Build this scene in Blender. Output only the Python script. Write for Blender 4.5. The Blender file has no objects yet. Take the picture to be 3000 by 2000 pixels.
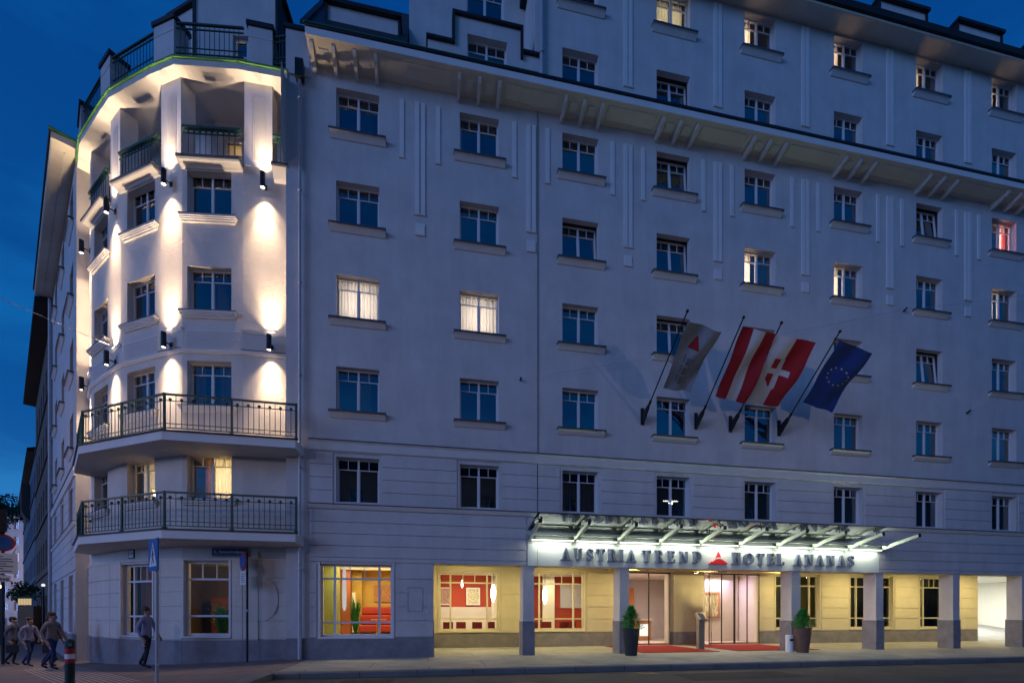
import bpy, bmesh, math, random
from mathutils import Vector, Matrix
R_ = math.radians
random.seed(7)
sc = bpy.context.scene
COL = sc.collection

# ------------------------------------------------------------------ camera, world, light
cam_d = bpy.data.cameras.new("camera"); cam = bpy.data.objects.new("camera", cam_d); COL.objects.link(cam)
cam.location = (2.932, -15.898, 1.4)
cam.rotation_euler = (R_(90), 0, -math.atan2(1080., 5681.))
cam_d.sensor_width = 36; cam_d.lens = 1080. / 2352 * 36
cam_d.shift_y = 627. / 2352; cam_d.clip_end = 2000; cam_d.clip_start = .1
sc.camera = cam

world = bpy.data.worlds.new("World"); sc.world = world; world.use_nodes = True
wn = world.node_tree.nodes; wl = world.node_tree.links
bg = wn['Background']
sky = wn.new('ShaderNodeTexSky'); sky.sky_type = 'NISHITA'; sky.sun_disc = False
sky.sun_elevation = R_(1.0); sky.sun_rotation = R_(200); sky.ozone_density = 6; sky.air_density = 1.2; sky.dust_density = .3
tcw = wn.new('ShaderNodeTexCoord'); sep = wn.new('ShaderNodeSeparateXYZ')
rmp = wn.new('ShaderNodeValToRGB')
rmp.color_ramp.elements[0].position = 0.0; rmp.color_ramp.elements[0].color = (.030, .20, .52, 1)
rmp.color_ramp.elements[1].position = .85; rmp.color_ramp.elements[1].color = (.0006, .052, .25, 1)
e = rmp.color_ramp.elements.new(.3); e.color = (.004, .105, .37, 1)
noi = wn.new('ShaderNodeTexNoise'); noi.inputs['Scale'].default_value = 2.6; noi.inputs['Detail'].default_value = 5; noi.inputs['Roughness'].default_value = .55
mpw = wn.new('ShaderNodeMapping'); mpw.inputs['Scale'].default_value = (1, 1, 4.5)
crw = wn.new('ShaderNodeValToRGB'); crw.color_ramp.elements[0].position = .44; crw.color_ramp.elements[0].color = (.78, .78, .84, 1)
crw.color_ramp.elements[1].position = .68; crw.color_ramp.elements[1].color = (1.4, 1.25, 1.12, 1)
mul = wn.new('ShaderNodeMixRGB'); mul.blend_type = 'MULTIPLY'; mul.inputs[0].default_value = 1
add = wn.new('ShaderNodeMixRGB'); add.blend_type = 'ADD'; add.inputs[0].default_value = .015
wl.new(tcw.outputs['Generated'], sep.inputs[0]); wl.new(sep.outputs['Z'], rmp.inputs[0])
wl.new(tcw.outputs['Generated'], mpw.inputs[0]); wl.new(mpw.outputs[0], noi.inputs['Vector']); wl.new(noi.outputs['Fac'], crw.inputs[0])
wl.new(rmp.outputs[0], mul.inputs[1]); wl.new(crw.outputs[0], mul.inputs[2])
wl.new(mul.outputs[0], add.inputs[1]); wl.new(sky.outputs[0], add.inputs[2]); wl.new(add.outputs[0], bg.inputs[0])
bg.inputs[1].default_value = 1.02
sun_d = bpy.data.lights.new("sun", 'SUN'); sun = bpy.data.objects.new("sun", sun_d); COL.objects.link(sun)
sun_d.energy = .9; sun_d.angle = R_(26); sun_d.color = (.30, .46, 1.0)   # last afterglow from behind the camera
sun.rotation_euler = (R_(77), 0, R_(-58))
sc.view_settings.view_transform = 'Standard'; sc.view_settings.look = 'None'
sc.view_settings.exposure = 0; sc.view_settings.gamma = 1

# ------------------------------------------------------------------ materials
MATS = {}
def pmat(name, col, rough=.8, metal=0., bump=0., bscale=20., var=.12, vscale=1.5, emis=None, estr=0, spec=.3, trans=0., wet=None):
    if name in MATS: return MATS[name]
    m = bpy.data.materials.new(name); m.use_nodes = True; nt = m.node_tree; b = nt.nodes['Principled BSDF']
    b.inputs['Roughness'].default_value = rough; b.inputs['Metallic'].default_value = metal
    b.inputs['Specular IOR Level'].default_value = spec
    tc = nt.nodes.new('ShaderNodeTexCoord')
    if var > 0:
        n = nt.nodes.new('ShaderNodeTexNoise'); n.inputs['Scale'].default_value = vscale; n.inputs['Detail'].default_value = 6; n.inputs['Roughness'].default_value = .65
        r = nt.nodes.new('ShaderNodeValToRGB')
        c0 = [max(0, c * (1 - var)) for c in col]; c1 = [min(1, c * (1 + var)) for c in col]
        r.color_ramp.elements[0].position = .3; r.color_ramp.elements[0].color = (*c0, 1)
        r.color_ramp.elements[1].position = .7; r.color_ramp.elements[1].color = (*c1, 1)
        nt.links.new(tc.outputs['Object'], n.inputs['Vector']); nt.links.new(n.outputs['Fac'], r.inputs[0]); nt.links.new(r.outputs[0], b.inputs['Base Color'])
    else:
        b.inputs['Base Color'].default_value = (*col, 1)
    if bump > 0:
        n2 = nt.nodes.new('ShaderNodeTexNoise'); n2.inputs['Scale'].default_value = bscale; n2.inputs['Detail'].default_value = 5
        bp = nt.nodes.new('ShaderNodeBump'); bp.inputs['Strength'].default_value = bump; bp.inputs['Distance'].default_value = .02
        nt.links.new(tc.outputs['Object'], n2.inputs['Vector']); nt.links.new(n2.outputs['Fac'], bp.inputs['Height']); nt.links.new(bp.outputs[0], b.inputs['Normal'])
    if emis:
        b.inputs['Emission Color'].default_value = (*emis, 1); b.inputs['Emission Strength'].default_value = estr
    MATS[name] = m; return m

def glassmat(name, ior=1.9, tint=(1, 1, 1), rough=0., bmp=.12):
    m = bpy.data.materials.new(name); m.use_nodes = True; nt = m.node_tree; nt.nodes.clear()
    o = nt.nodes.new('ShaderNodeOutputMaterial'); mx = nt.nodes.new('ShaderNodeMixShader'); t = nt.nodes.new('ShaderNodeBsdfTransparent'); g = nt.nodes.new('ShaderNodeBsdfGlossy')
    f = nt.nodes.new('ShaderNodeFresnel'); f.inputs['IOR'].default_value = ior
    g.inputs['Roughness'].default_value = rough; g.inputs['Color'].default_value = (.95, .97, 1, 1); t.inputs['Color'].default_value = (*tint, 1)
    n = nt.nodes.new('ShaderNodeTexNoise'); n.inputs['Scale'].default_value = .9; n.inputs['Detail'].default_value = 1
    tc = nt.nodes.new('ShaderNodeTexCoord'); bp = nt.nodes.new('ShaderNodeBump'); bp.inputs['Strength'].default_value = bmp; bp.inputs['Distance'].default_value = .03
    nt.links.new(tc.outputs['Object'], n.inputs['Vector']); nt.links.new(n.outputs['Fac'], bp.inputs['Height']); nt.links.new(bp.outputs[0], g.inputs['Normal'])
    nt.links.new(f.outputs[0], mx.inputs[0]); nt.links.new(t.outputs[0], mx.inputs[1]); nt.links.new(g.outputs[0], mx.inputs[2]); nt.links.new(mx.outputs[0], o.inputs[0])
    MATS[name] = m; return m

def curtmat(name, col, trans=.6, holes=.15):
    m = bpy.data.materials.new(name); m.use_nodes = True; nt = m.node_tree; nt.nodes.clear()
    o = nt.nodes.new('ShaderNodeOutputMaterial'); d = nt.nodes.new('ShaderNodeBsdfDiffuse'); tl = nt.nodes.new('ShaderNodeBsdfTranslucent'); tp = nt.nodes.new('ShaderNodeBsdfTransparent')
    m1 = nt.nodes.new('ShaderNodeMixShader'); m2 = nt.nodes.new('ShaderNodeMixShader')
    d.inputs[0].default_value = (*col, 1); tl.inputs[0].default_value = (*col, 1); m1.inputs[0].default_value = trans; m2.inputs[0].default_value = holes
    nt.links.new(d.outputs[0], m1.inputs[1]); nt.links.new(tl.outputs[0], m1.inputs[2]); nt.links.new(m1.outputs[0], m2.inputs[1]); nt.links.new(tp.outputs[0], m2.inputs[2]); nt.links.new(m2.outputs[0], o.inputs[0])
    MATS[name] = m; return m

def emat(name, col, s):
    m = bpy.data.materials.new(name); m.use_nodes = True; nt = m.node_tree; nt.nodes.clear()
    o = nt.nodes.new('ShaderNodeOutputMaterial'); e = nt.nodes.new('ShaderNodeEmission'); e.inputs[0].default_value = (*col, 1); e.inputs[1].default_value = s
    nt.links.new(e.outputs[0], o.inputs[0]); MATS[name] = m; return m

def brickmat(name, col, mortar, sx, sy, rough=.8, msize=.006, rot=0., bump=.2):
    m = bpy.data.materials.new(name); m.use_nodes = True; nt = m.node_tree; b = nt.nodes['Principled BSDF']; b.inputs['Roughness'].default_value = rough
    tc = nt.nodes.new('ShaderNodeTexCoord'); mp = nt.nodes.new('ShaderNodeMapping'); mp.inputs['Rotation'].default_value = (0, 0, rot)
    br = nt.nodes.new('ShaderNodeTexBrick'); br.inputs['Scale'].default_value = 1; br.inputs['Brick Width'].default_value = sx; br.inputs['Row Height'].default_value = sy
    br.inputs['Mortar Size'].default_value = msize; br.inputs['Mortar Smooth'].default_value = .3
    br.inputs['Color1'].default_value = (*col, 1); br.inputs['Color2'].default_value = (*[c * .88 for c in col], 1); br.inputs['Mortar'].default_value = (*mortar, 1)
    n = nt.nodes.new('ShaderNodeTexNoise'); n.inputs['Scale'].default_value = 1.1; n.inputs['Detail'].default_value = 8; n.inputs['Roughness'].default_value = .7
    r = nt.nodes.new('ShaderNodeValToRGB'); r.color_ramp.elements[0].position = .3; r.color_ramp.elements[0].color = (.62, .62, .62, 1); r.color_ramp.elements[1].position = .75; r.color_ramp.elements[1].color = (1.15, 1.15, 1.15, 1)
    mx = nt.nodes.new('ShaderNodeMixRGB'); mx.blend_type = 'MULTIPLY'; mx.inputs[0].default_value = 1
    n2 = nt.nodes.new('ShaderNodeTexNoise'); n2.inputs['Scale'].default_value = 60; n2.inputs['Detail'].default_value = 3
    bp = nt.nodes.new('ShaderNodeBump'); bp.inputs['Strength'].default_value = bump; bp.inputs['Distance'].default_value = .01
    L = nt.links.new
    L(tc.outputs['Object'], mp.inputs[0]); L(mp.outputs[0], br.inputs['Vector']); L(tc.outputs['Object'], n.inputs['Vector']); L(n.outputs['Fac'], r.inputs[0])
    L(br.outputs['Color'], mx.inputs[1]); L(r.outputs[0], mx.inputs[2]); L(mx.outputs[0], b.inputs['Base Color'])
    L(tc.outputs['Object'], n2.inputs['Vector']); L(n2.outputs['Fac'], bp.inputs['Height']); L(bp.outputs[0], b.inputs['Normal'])
    MATS[name] = m; return m

def artmat(name, cols, scale=6., dist=3., aspect=(1, 1, 1)):
    m = bpy.data.materials.new(name); m.use_nodes = True; nt = m.node_tree; b = nt.nodes['Principled BSDF']; b.inputs['Roughness'].default_value = .7
    tc = nt.nodes.new('ShaderNodeTexCoord'); mp = nt.nodes.new('ShaderNodeMapping'); mp.inputs['Scale'].default_value = aspect
    n = nt.nodes.new('ShaderNodeTexNoise'); n.inputs['Scale'].default_value = scale; n.inputs['Detail'].default_value = 3; n.inputs['Distortion'].default_value = dist
    r = nt.nodes.new('ShaderNodeValToRGB'); r.color_ramp.interpolation = 'CONSTANT'
    k = len(cols)
    r.color_ramp.elements[0].color = (*cols[0], 1); r.color_ramp.elements[0].position = 0
    r.color_ramp.elements[1].color = (*cols[-1], 1); r.color_ramp.elements[1].position = .62
    for i in range(1, k - 1):
        q = r.color_ramp.elements.new(.34 + .28 * i / (k - 1)); q.color = (*cols[i], 1)
    nt.links.new(tc.outputs['Object'], mp.inputs[0]); nt.links.new(mp.outputs[0], n.inputs['Vector']); nt.links.new(n.outputs['Fac'], r.inputs[0]); nt.links.new(r.outputs[0], b.inputs['Base Color'])
    MATS[name] = m; return m

stucco = pmat('stucco', (.56, .53, .52), .9, bump=.35, bscale=35, var=.10, vscale=.9)
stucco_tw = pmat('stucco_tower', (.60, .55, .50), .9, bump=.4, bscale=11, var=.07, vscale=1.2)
def weather(m, amt=.3):                       # rain streaks: stretched noise over the wall colour
    nt = m.node_tree; b = nt.nodes['Principled BSDF']; src = b.inputs['Base Color'].links[0].from_socket
    tc = nt.nodes.new('ShaderNodeTexCoord'); mp = nt.nodes.new('ShaderNodeMapping'); mp.inputs['Scale'].default_value = (1.1, 1.1, .14)
    n = nt.nodes.new('ShaderNodeTexNoise'); n.inputs['Scale'].default_value = 1.6; n.inputs['Detail'].default_value = 7; n.inputs['Roughness'].default_value = .7
    r = nt.nodes.new('ShaderNodeValToRGB'); r.color_ramp.elements[0].position = .36; r.color_ramp.elements[0].color = (1 - amt, 1 - amt, 1 - amt, 1); r.color_ramp.elements[1].position = .6; r.color_ramp.elements[1].color = (1, 1, 1, 1)
    x = nt.nodes.new('ShaderNodeMixRGB'); x.blend_type = 'MULTIPLY'; x.inputs[0].default_value = 1
    nt.links.new(tc.outputs['Object'], mp.inputs[0]); nt.links.new(mp.outputs[0], n.inputs['Vector']); nt.links.new(n.outputs['Fac'], r.inputs[0])
    nt.links.new(src, x.inputs[1]); nt.links.new(r.outputs[0], x.inputs[2]); nt.links.new(x.outputs[0], b.inputs['Base Color'])
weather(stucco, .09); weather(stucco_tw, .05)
trim = pmat('trim_plaster', (.60, .57, .55), .85, bump=.12, bscale=30, var=.06)
trim_l = pmat('pale_plaster', (.66, .64, .63), .8, bump=.1, bscale=30, var=.05)
plinth = pmat('plinth_render', (.22, .21, .23), .85, bump=.3, bscale=25, var=.2, vscale=2.5)
soffit = pmat('soffit_plaster', (.62, .58, .50), .9, bump=.1, var=.08)
panelw = pmat('sign_panel_white', (.70, .71, .66), .7, var=.03)
lintel_s = pmat('arcade_plaster', (.62, .57, .42), .9, bump=.2, bscale=30, var=.06)
roofd = pmat('roof_sheet', (.018, .018, .022), .6, bump=.2, bscale=6, var=.3)
metal_d = pmat('dark_metal', (.03, .032, .036), .45, .6, var=.2, vscale=8)
metal_g = pmat('green_paint', (.02, .06, .045), .45, .1, var=.15, vscale=6, spec=.5)
edge_g = pmat('green_edge', (.09, .26, .06), .5, .1, var=.1)
copper = pmat('grey_pipe', (.42, .42, .45), .5, .2, var=.1, vscale=4)
fr_w = pmat('window_paint', (.62, .62, .64), .55, var=.04)
fr_warm = pmat('window_paint_cream', (.62, .57, .42), .55, var=.04)
sillcap = pmat('sill_sheet', (.09, .095, .11), .5, .5, var=.1)
roomd = pmat('room_dark', (.055, .045, .04), .9, var=.3, vscale=1.2)
glass = glassmat('window_glass', 2.7)
glass_c = glassmat('clear_glass', 1.38)
glass_can = glassmat('canopy_glass', 3.0, (.82, .92, .86), bmp=.01)
curt = curtmat('sheer_curtain_shaded', (.07, .09, .13), .45, .3)  # shaded copy of the sheer cloth: dusk darkness put into its colour
curt_pale = curtmat('pale_curtain', (.30, .30, .33), .4, .1)
curt_lit = curtmat('sheer_curtain_lit', (.80, .76, .70), .75, .08)
curt_red = curtmat('curtain_red', (.55, .12, .10), .6, .05)
curt_brown = curtmat('curtain_brown', (.30, .16, .11), .4, .02)
steel = pmat('canopy_steel', (.46, .48, .42), .4, .4, var=.05)
asph = pmat('asphalt', (.08, .08, .075), .75, bump=.6, bscale=120, var=.28, vscale=.8)
pave = brickmat('pavement_slabs', (.35, .36, .32), (.07, .065, .06), 3.1, 1.5, .75, .012, 0, .3)
pave2 = brickmat('pavement_asphalt', (.21, .17, .155), (.08, .065, .06), 5.2, 4.1, .8, .008, .5, .5)
kerbm = brickmat('kerb_granite', (.20, .20, .19), (.05, .05, .05), 1.4, .9, .7, .01, 0, .5)
tact = pmat('tactile_line', (.42, .38, .36), .8, var=.25, vscale=6)
white = pmat('white_paint', (.75, .75, .75), .6, var=.03)
letter = pmat('letter_steel', (.13, .15, .21), .45, var=0, emis=(.55, .68, 1.0), estr=.035)  # faint blue emission stands in for light on the letter faces
redl = pmat('logo_red', (.62, .02, .02), .5, var=0, emis=(.8, .015, .015), estr=.3)
tube = emat('tube_glow', (.92, 1.0, .92), 4.)
spotglow = emat('spot_lens', (1.0, .80, .60), 30.)
lampw = emat('lamp_white', (1.0, .9, .78), 7.)
lampwarm = emat('lamp_warm', (1.0, .62, .25), 10.)
redmat = pmat('red_carpet', (.22, .008, .008), .95, bump=.3, bscale=80, var=.1)
leaf = pmat('leaf_green', (.06, .30, .055), .6, var=.5, vscale=9)
leafd = pmat('leaf_dark', (.04, .07, .03), .7, var=.5, vscale=5)
bark = pmat('bark', (.08, .06, .045), .9, bump=.5)
pot_k = pmat('pot_black', (.035, .037, .04), .55, bump=.1, var=.15, vscale=4)
pot_b = pmat('pot_brown', (.15, .085, .06), .6, bump=.1, var=.15, vscale=4)

# ------------------------------------------------------------------ mesh helpers
class FR:                                   # a wall frame: u along, v outwards, z up
    def __init__(s, O, d):
        L = math.hypot(*d); s.O = O; s.d = (d[0] / L, d[1] / L); s.n = (s.d[1], -s.d[0]); s.L = L
        s.ang = math.atan2(s.d[1], s.d[0])
    def p(s, u, v, z): return (s.O[0] + u * s.d[0] + v * s.n[0], s.O[1] + u * s.d[1] + v * s.n[1], z)
ID = FR((0, 0), (1, 0))
class LF:                                   # local frame for window prototypes: x right, y inward
    ang = 0
    def p(s, u, v, z): return (u, -v, z)
LOC = LF()

class MB:
    def __init__(s): s.v = []; s.f = []; s.m = []; s.mats = []
    def mi(s, m):
        if m not in s.mats: s.mats.append(m)
        return s.mats.index(m)
    def poly(s, pts, m):
        b = len(s.v); s.v += [tuple(p) for p in pts]; s.f.append(tuple(range(b, b + len(pts)))); s.m.append(s.mi(m))
    def hexa(s, P, m):                       # P: 8 pts bottom 4 ccw, top 4
        b = len(s.v); s.v += [tuple(p) for p in P]; k = s.mi(m)
        for f in ((0, 3, 2, 1), (4, 5, 6, 7), (0, 1, 5, 4), (1, 2, 6, 5), (2, 3, 7, 6), (3, 0, 4, 7)):
            s.f.append(tuple(b + i for i in f)); s.m.append(k)
    def box(s, fr, u0, u1, v0, v1, z0, z1, m):
        s.hexa([fr.p(u0, v1, z0), fr.p(u1, v1, z0), fr.p(u1, v0, z0), fr.p(u0, v0, z0), fr.p(u0, v1, z1), fr.p(u1, v1, z1), fr.p(u1, v0, z1), fr.p(u0, v0, z1)], m)
    def prof(s, fr, u0, u1, pts, m, i0=0, i1=0):  # profile pts (v,z) swept along u, ends pulled in by i*v
        n = len(pts); b = len(s.v); k = s.mi(m)
        s.v += [fr.p(u0 + i0 * v, v, z) for v, z in pts] + [fr.p(u1 - i1 * v, v, z) for v, z in pts]
        for i in range(n):
            j = (i + 1) % n; s.f.append((b + i, b + j, b + n + j, b + n + i)); s.m.append(k)
        s.f.append(tuple(b + i for i in range(n))[::-1]); s.m.append(k); s.f.append(tuple(b + n + i for i in range(n))); s.m.append(k)
    def ext(s, pts, off, m):                 # extrude a 3D polygon by off vector
        n = len(pts); b = len(s.v); k = s.mi(m); o = Vector(off)
        s.v += [tuple(p) for p in pts] + [tuple(Vector(p) + o) for p in pts]
        for i in range(n):
            j = (i + 1) % n; s.f.append((b + i, b + j, b + n + j, b + n + i)); s.m.append(k)
        s.f.append(tuple(b + i for i in range(n))[::-1]); s.m.append(k); s.f.append(tuple(b + n + i for i in range(n))); s.m.append(k)
    def tube(s, a, c, r, m, n=8, r2=None, caps=True):
        a = Vector(a); c = Vector(c); r2 = r if r2 is None else r2
        d = (c - a)
        if d.length < 1e-6: return
        d.normalize(); x = d.orthogonal().normalized(); y = d.cross(x); b = len(s.v); k = s.mi(m)
        for q, rr in ((a, r), (c, r2)):
            for i in range(n):
                t = 2 * math.pi * i / n; s.v.append(tuple(q + rr * (math.cos(t) * x + math.sin(t) * y)))
        for i in range(n):
            j = (i + 1) % n; s.f.append((b + i, b + j, b + n + j, b + n + i)); s.m.append(k)
        if caps:
            s.f.append(tuple(b + i for i in range(n))[::-1]); s.m.append(k); s.f.append(tuple(b + n + i for i in range(n))); s.m.append(k)
    def lathe(s, c, prof, m, n=24, closed=True, sq=0):
        b = len(s.v); k = s.mi(m)
        for r, z in prof:
            for i in range(n):
                t = 2 * math.pi * i / n; s.v.append((c[0] + r * math.cos(t), c[1] + r * math.sin(t), c[2] + z))
        for a in range(len(prof) - 1):
            for i in range(n):
                j = (i + 1) % n; s.f.append((b + a * n + i, b + a * n + j, b + (a + 1) * n + j, b + (a + 1) * n + i)); s.m.append(k)
        if closed:
            s.f.append(tuple(b + i for i in range(n))[::-1]); s.m.append(k)
            q = b + (len(prof) - 1) * n; s.f.append(tuple(q + i for i in range(n))); s.m.append(k)
    def ball(s, c, r, m, n=8):
        pr = [(r * math.sin(math.pi * i / 5) + (0.001 if i in (0, 5) else 0), -r * math.cos(math.pi * i / 5)) for i in range(6)]
        s.lathe(c, pr, m, n)
    def wall(s, fr, u0, u1, z0, z1, holes, m, depth=.2, v=0., mr=None):
        us = sorted(set([u0, u1] + [x for h in holes for x in h[:2] if u0 < x < u1])); zs = sorted(set([z0, z1] + [x for h in holes for x in h[2:4] if z0 < x < z1]))
        for i in range(len(us) - 1):
            for j in range(len(zs) - 1):
                uc = (us[i] + us[i + 1]) / 2; zc = (zs[j] + zs[j + 1]) / 2
                if any(h[0] < uc < h[1] and h[2] < zc < h[3] for h in holes): continue
                s.poly([fr.p(us[i], v, zs[j]), fr.p(us[i + 1], v, zs[j]), fr.p(us[i + 1], v, zs[j + 1]), fr.p(us[i], v, zs[j + 1])], m)
        for h in holes:
            a, b, c, d = h[:4]; w = v - depth; q = mr or m
            s.poly([fr.p(a, v, c), fr.p(a, v, d), fr.p(a, w, d), fr.p(a, w, c)], q); s.poly([fr.p(b, v, c), fr.p(b, w, c), fr.p(b, w, d), fr.p(b, v, d)], q)
            s.poly([fr.p(a, v, c), fr.p(a, w, c), fr.p(b, w, c), fr.p(b, v, c)], q); s.poly([fr.p(a, v, d), fr.p(b, v, d), fr.p(b, w, d), fr.p(a, w, d)], q)
    def bands(s, fr, u0, u1, zs, holes, m, t=.03, gap=.022, v=0.):  # rustication courses between levels zs
        for z0, z1 in zip(zs[:-1], zs[1:]):
            a, b = z0 + gap / 2, z1 - gap / 2
            cuts = sorted(set([z for h in holes for z in h[2:4] if a < z < b])); zz = [a] + cuts + [b]
            for c, d in zip(zz[:-1], zz[1:]):
                zc = (c + d) / 2; segs = [(u0, u1)]
                for h in holes:
                    if h[2] < zc < h[3]:
                        ns = []
                        for x, y in segs:
                            if h[0] > x and h[0] < y: ns.append((x, h[0]))
                            if h[1] < y and h[1] > x: ns.append((h[1], y))
                            if h[1] <= x or h[0] >= y: ns.append((x, y))
                        segs = ns
                for x, y in segs:
                    if y - x > .02: s.box(fr, x, y, v, v + t, c, d, m)
    def mesh(s, name, loc=(0, 0, 0), recalc=True, smooth=False):
        me = bpy.data.meshes.new(name)
        me.from_pydata([(x - loc[0], y - loc[1], z - loc[2]) for x, y, z in s.v], [], s.f)
        for m in s.mats: me.materials.append(m)
        me.polygons.foreach_set('material_index', s.m)
        if smooth: me.polygons.foreach_set('use_smooth', [True] * len(s.f))
        if recalc:
            bm = bmesh.new(); bm.from_mesh(me); bmesh.ops.recalc_face_normals(bm, faces=bm.faces); bm.to_mesh(me); bm.free()
        me.update(); return me
    def build(s, name, parent=None, loc=None, recalc=True, smooth=False):
        base = Vector(loc) if loc is not None else (wloc(parent) if parent else Vector((0, 0, 0)))
        me = s.mesh(name, base, recalc, smooth)
        return link(name, me, parent, base)
WL = {}
def wloc(o): return WL.get(o.name, Vector((0, 0, 0)))
def link(name, data, parent=None, base=(0, 0, 0), rz=0.):
    o = bpy.data.objects.new(name, data); COL.objects.link(o)
    base = Vector(base); WL[o.name] = base
    if parent:
        o.parent = parent; o.location = base - wloc(parent)      # parents are never rotated unless handled locally
    else: o.location = base
    if rz: o.rotation_euler = (0, 0, rz)
    return o
def tag(o, label=None, cat=None, group=None, kind=None):
    if label: o['label'] = label
    if cat: o['category'] = cat
    if group: o['group'] = group
    if kind: o['kind'] = kind
    return o
def thing(name, label, cat, loc=(0, 0, 0), group=None):
    return tag(link(name, None, None, loc), label, cat, group)
def light(name, kind, loc, parent, energy, color, **k):
    d = bpy.data.lights.new(name, kind); d.energy = energy; d.color = color
    for a, b in k.items():
        if a != 'dir': setattr(d, a, b)
    o = link(name, d, parent, loc)
    if 'dir' in k: o.rotation_euler = Vector(k['dir']).to_track_quat('-Z', 'Y').to_euler()
    return o
def curtain(mb, x0, x1, z0, z1, y, m, amp=.025, wl_=.12, seed=0, taper=0.):
    rnd = random.Random(seed); n = max(6, int((x1 - x0) / .022)); ph = rnd.random() * 6; pts = []
    for i in range(n + 1):
        x = x0 + (x1 - x0) * i / n; yy = y + amp * math.sin(2 * math.pi * x / wl_ + ph + .8 * math.sin(x * 9 + seed)) + amp * .5 * math.sin(x * 31 + seed * 2)
        pts.append((x, yy))
    for (a, ya), (b, yb) in zip(pts[:-1], pts[1:]):
        fa = 1 - taper * 0; xa0 = x0 + (a - x0) * (1 - taper); xb0 = x0 + (b - x0) * (1 - taper)
        mb.poly([(a, ya, z0), (b, yb, z0), (xb0, yb, z1), (xa0, ya, z1)], m)

# ------------------------------------------------------------------ windows
WM = {}
def wmesh(key, fn):
    if key not in WM:
        mb = MB(); fn(mb); WM[key] = mb.mesh(key, recalc=key.startswith(('frame', 'sill', 'room')))
    return WM[key]
def frame_std(mb, w, h, m=fr_w, tilt=False):
    c = .045
    for a, b, z0, z1 in ((0, c, 0, h), (w - c, w, 0, h), (c, w - c, 0, c), (c, w - c, h - c, h)): mb.box(LOC, a, b, -.07, 0, z0, z1, m)
    mb.box(LOC, w / 2 - .03, w / 2 + .03, -.065, .008, c, h - c, m)
    zt = c + (h - 2 * c) * .765
    for a, b in ((c, w / 2 - .03), (w / 2 + .03, w - c)):
        mb.box(LOC, a, b, -.06, -.006, zt, zt + .028, m); mb.box(LOC, (a + b) / 2 - .009, (a + b) / 2 + .009, -.055, -.008, zt + .028, h - c, m)
        mb.box(LOC, a, a + .022, -.06, -.012, c, zt, m); mb.box(LOC, b - .022, b, -.06, -.012, c, zt, m); mb.box(LOC, a + .022, b - .022, -.06, -.012, c, c + .025, m)
def frame_shop(mb, w, h, m, f=(.19, .81), t=(.2, .80), thin=(.40, .60)):
    c = .07
    for a, b, z0, z1 in ((0, c, 0, h), (w - c, w, 0, h), (c, w - c, 0, c + .02), (c, w - c, h - c, h)): mb.box(LOC, a, b, -.09, .012, z0, z1, m)
    for q in f: mb.box(LOC, w * q - .035, w * q + .035, -.08, .006, c + .02, h - c, m)
    for q in t: mb.box(LOC, c, w - c, -.075, .0, h * q - .03, h * q + .03, m)
    for q in thin: mb.box(LOC, w * q - .012, w * q + .012, -.06, -.01, h * t[1] + .03, h - c, m)
def room_box(mb, w, h, d=1.3, m=None, e=.0):
    m = m or roomd; a, b, z0, z1 = -.025, w + .025, -.025, h + .05; y0 = .0
    mb.poly([(a, d, z0), (b, d, z0), (b, d, z1), (a, d, z1)], m)
    mb.poly([(a, y0, z0), (a, d, z0), (a, d, z1), (a, y0, z1)], m); mb.poly([(b, y0, z0), (b, y0, z1), (b, d, z1), (b, d, z0)], m)
    mb.poly([(a, y0, z0), (b, y0, z0), (b, d, z0), (a, d, z0)], m); mb.poly([(a, y0, z1), (a, d, z1), (b, d, z1), (b, y0, z1)], m)
def sill_std(mb, w):
    mb.prof(LOC, -.19, w + .21, [(-.18, .0), (.17, -.02), (.17, -.05), (.14, -.05), (.03, -.2), (-.0, -.2), (-.0, -.05), (-.18, -.03)], trim, 0, 0)
    mb.box(LOC, -.205, w + .225, -.1, .19, -.012, .012, sillcap); mb.box(LOC, -.205, w + .225, .175, .19, -.05, -.012, sillcap)
    mb.box(LOC, -.205, -.19, .0, .175, -.06, -.012, sillcap); mb.box(LOC, w + .21, w + .225, .0, .175, -.06, -.012, sillcap)
def sill_tw(mb, w):
    for i, (v, z0, z1) in enumerate(((.16, -.05, .0), (.13, -.09, -.052), (.10, -.13, -.092), (.06, -.18, -.132))):
        mb.box(LOC, -.19 + i * .02, w + .19 - i * .02, .0, v, z0, z1, trim_l)
    mb.box(LOC, -.2, w + .2, -.1, .175, .002, .02, sillcap)

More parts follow.
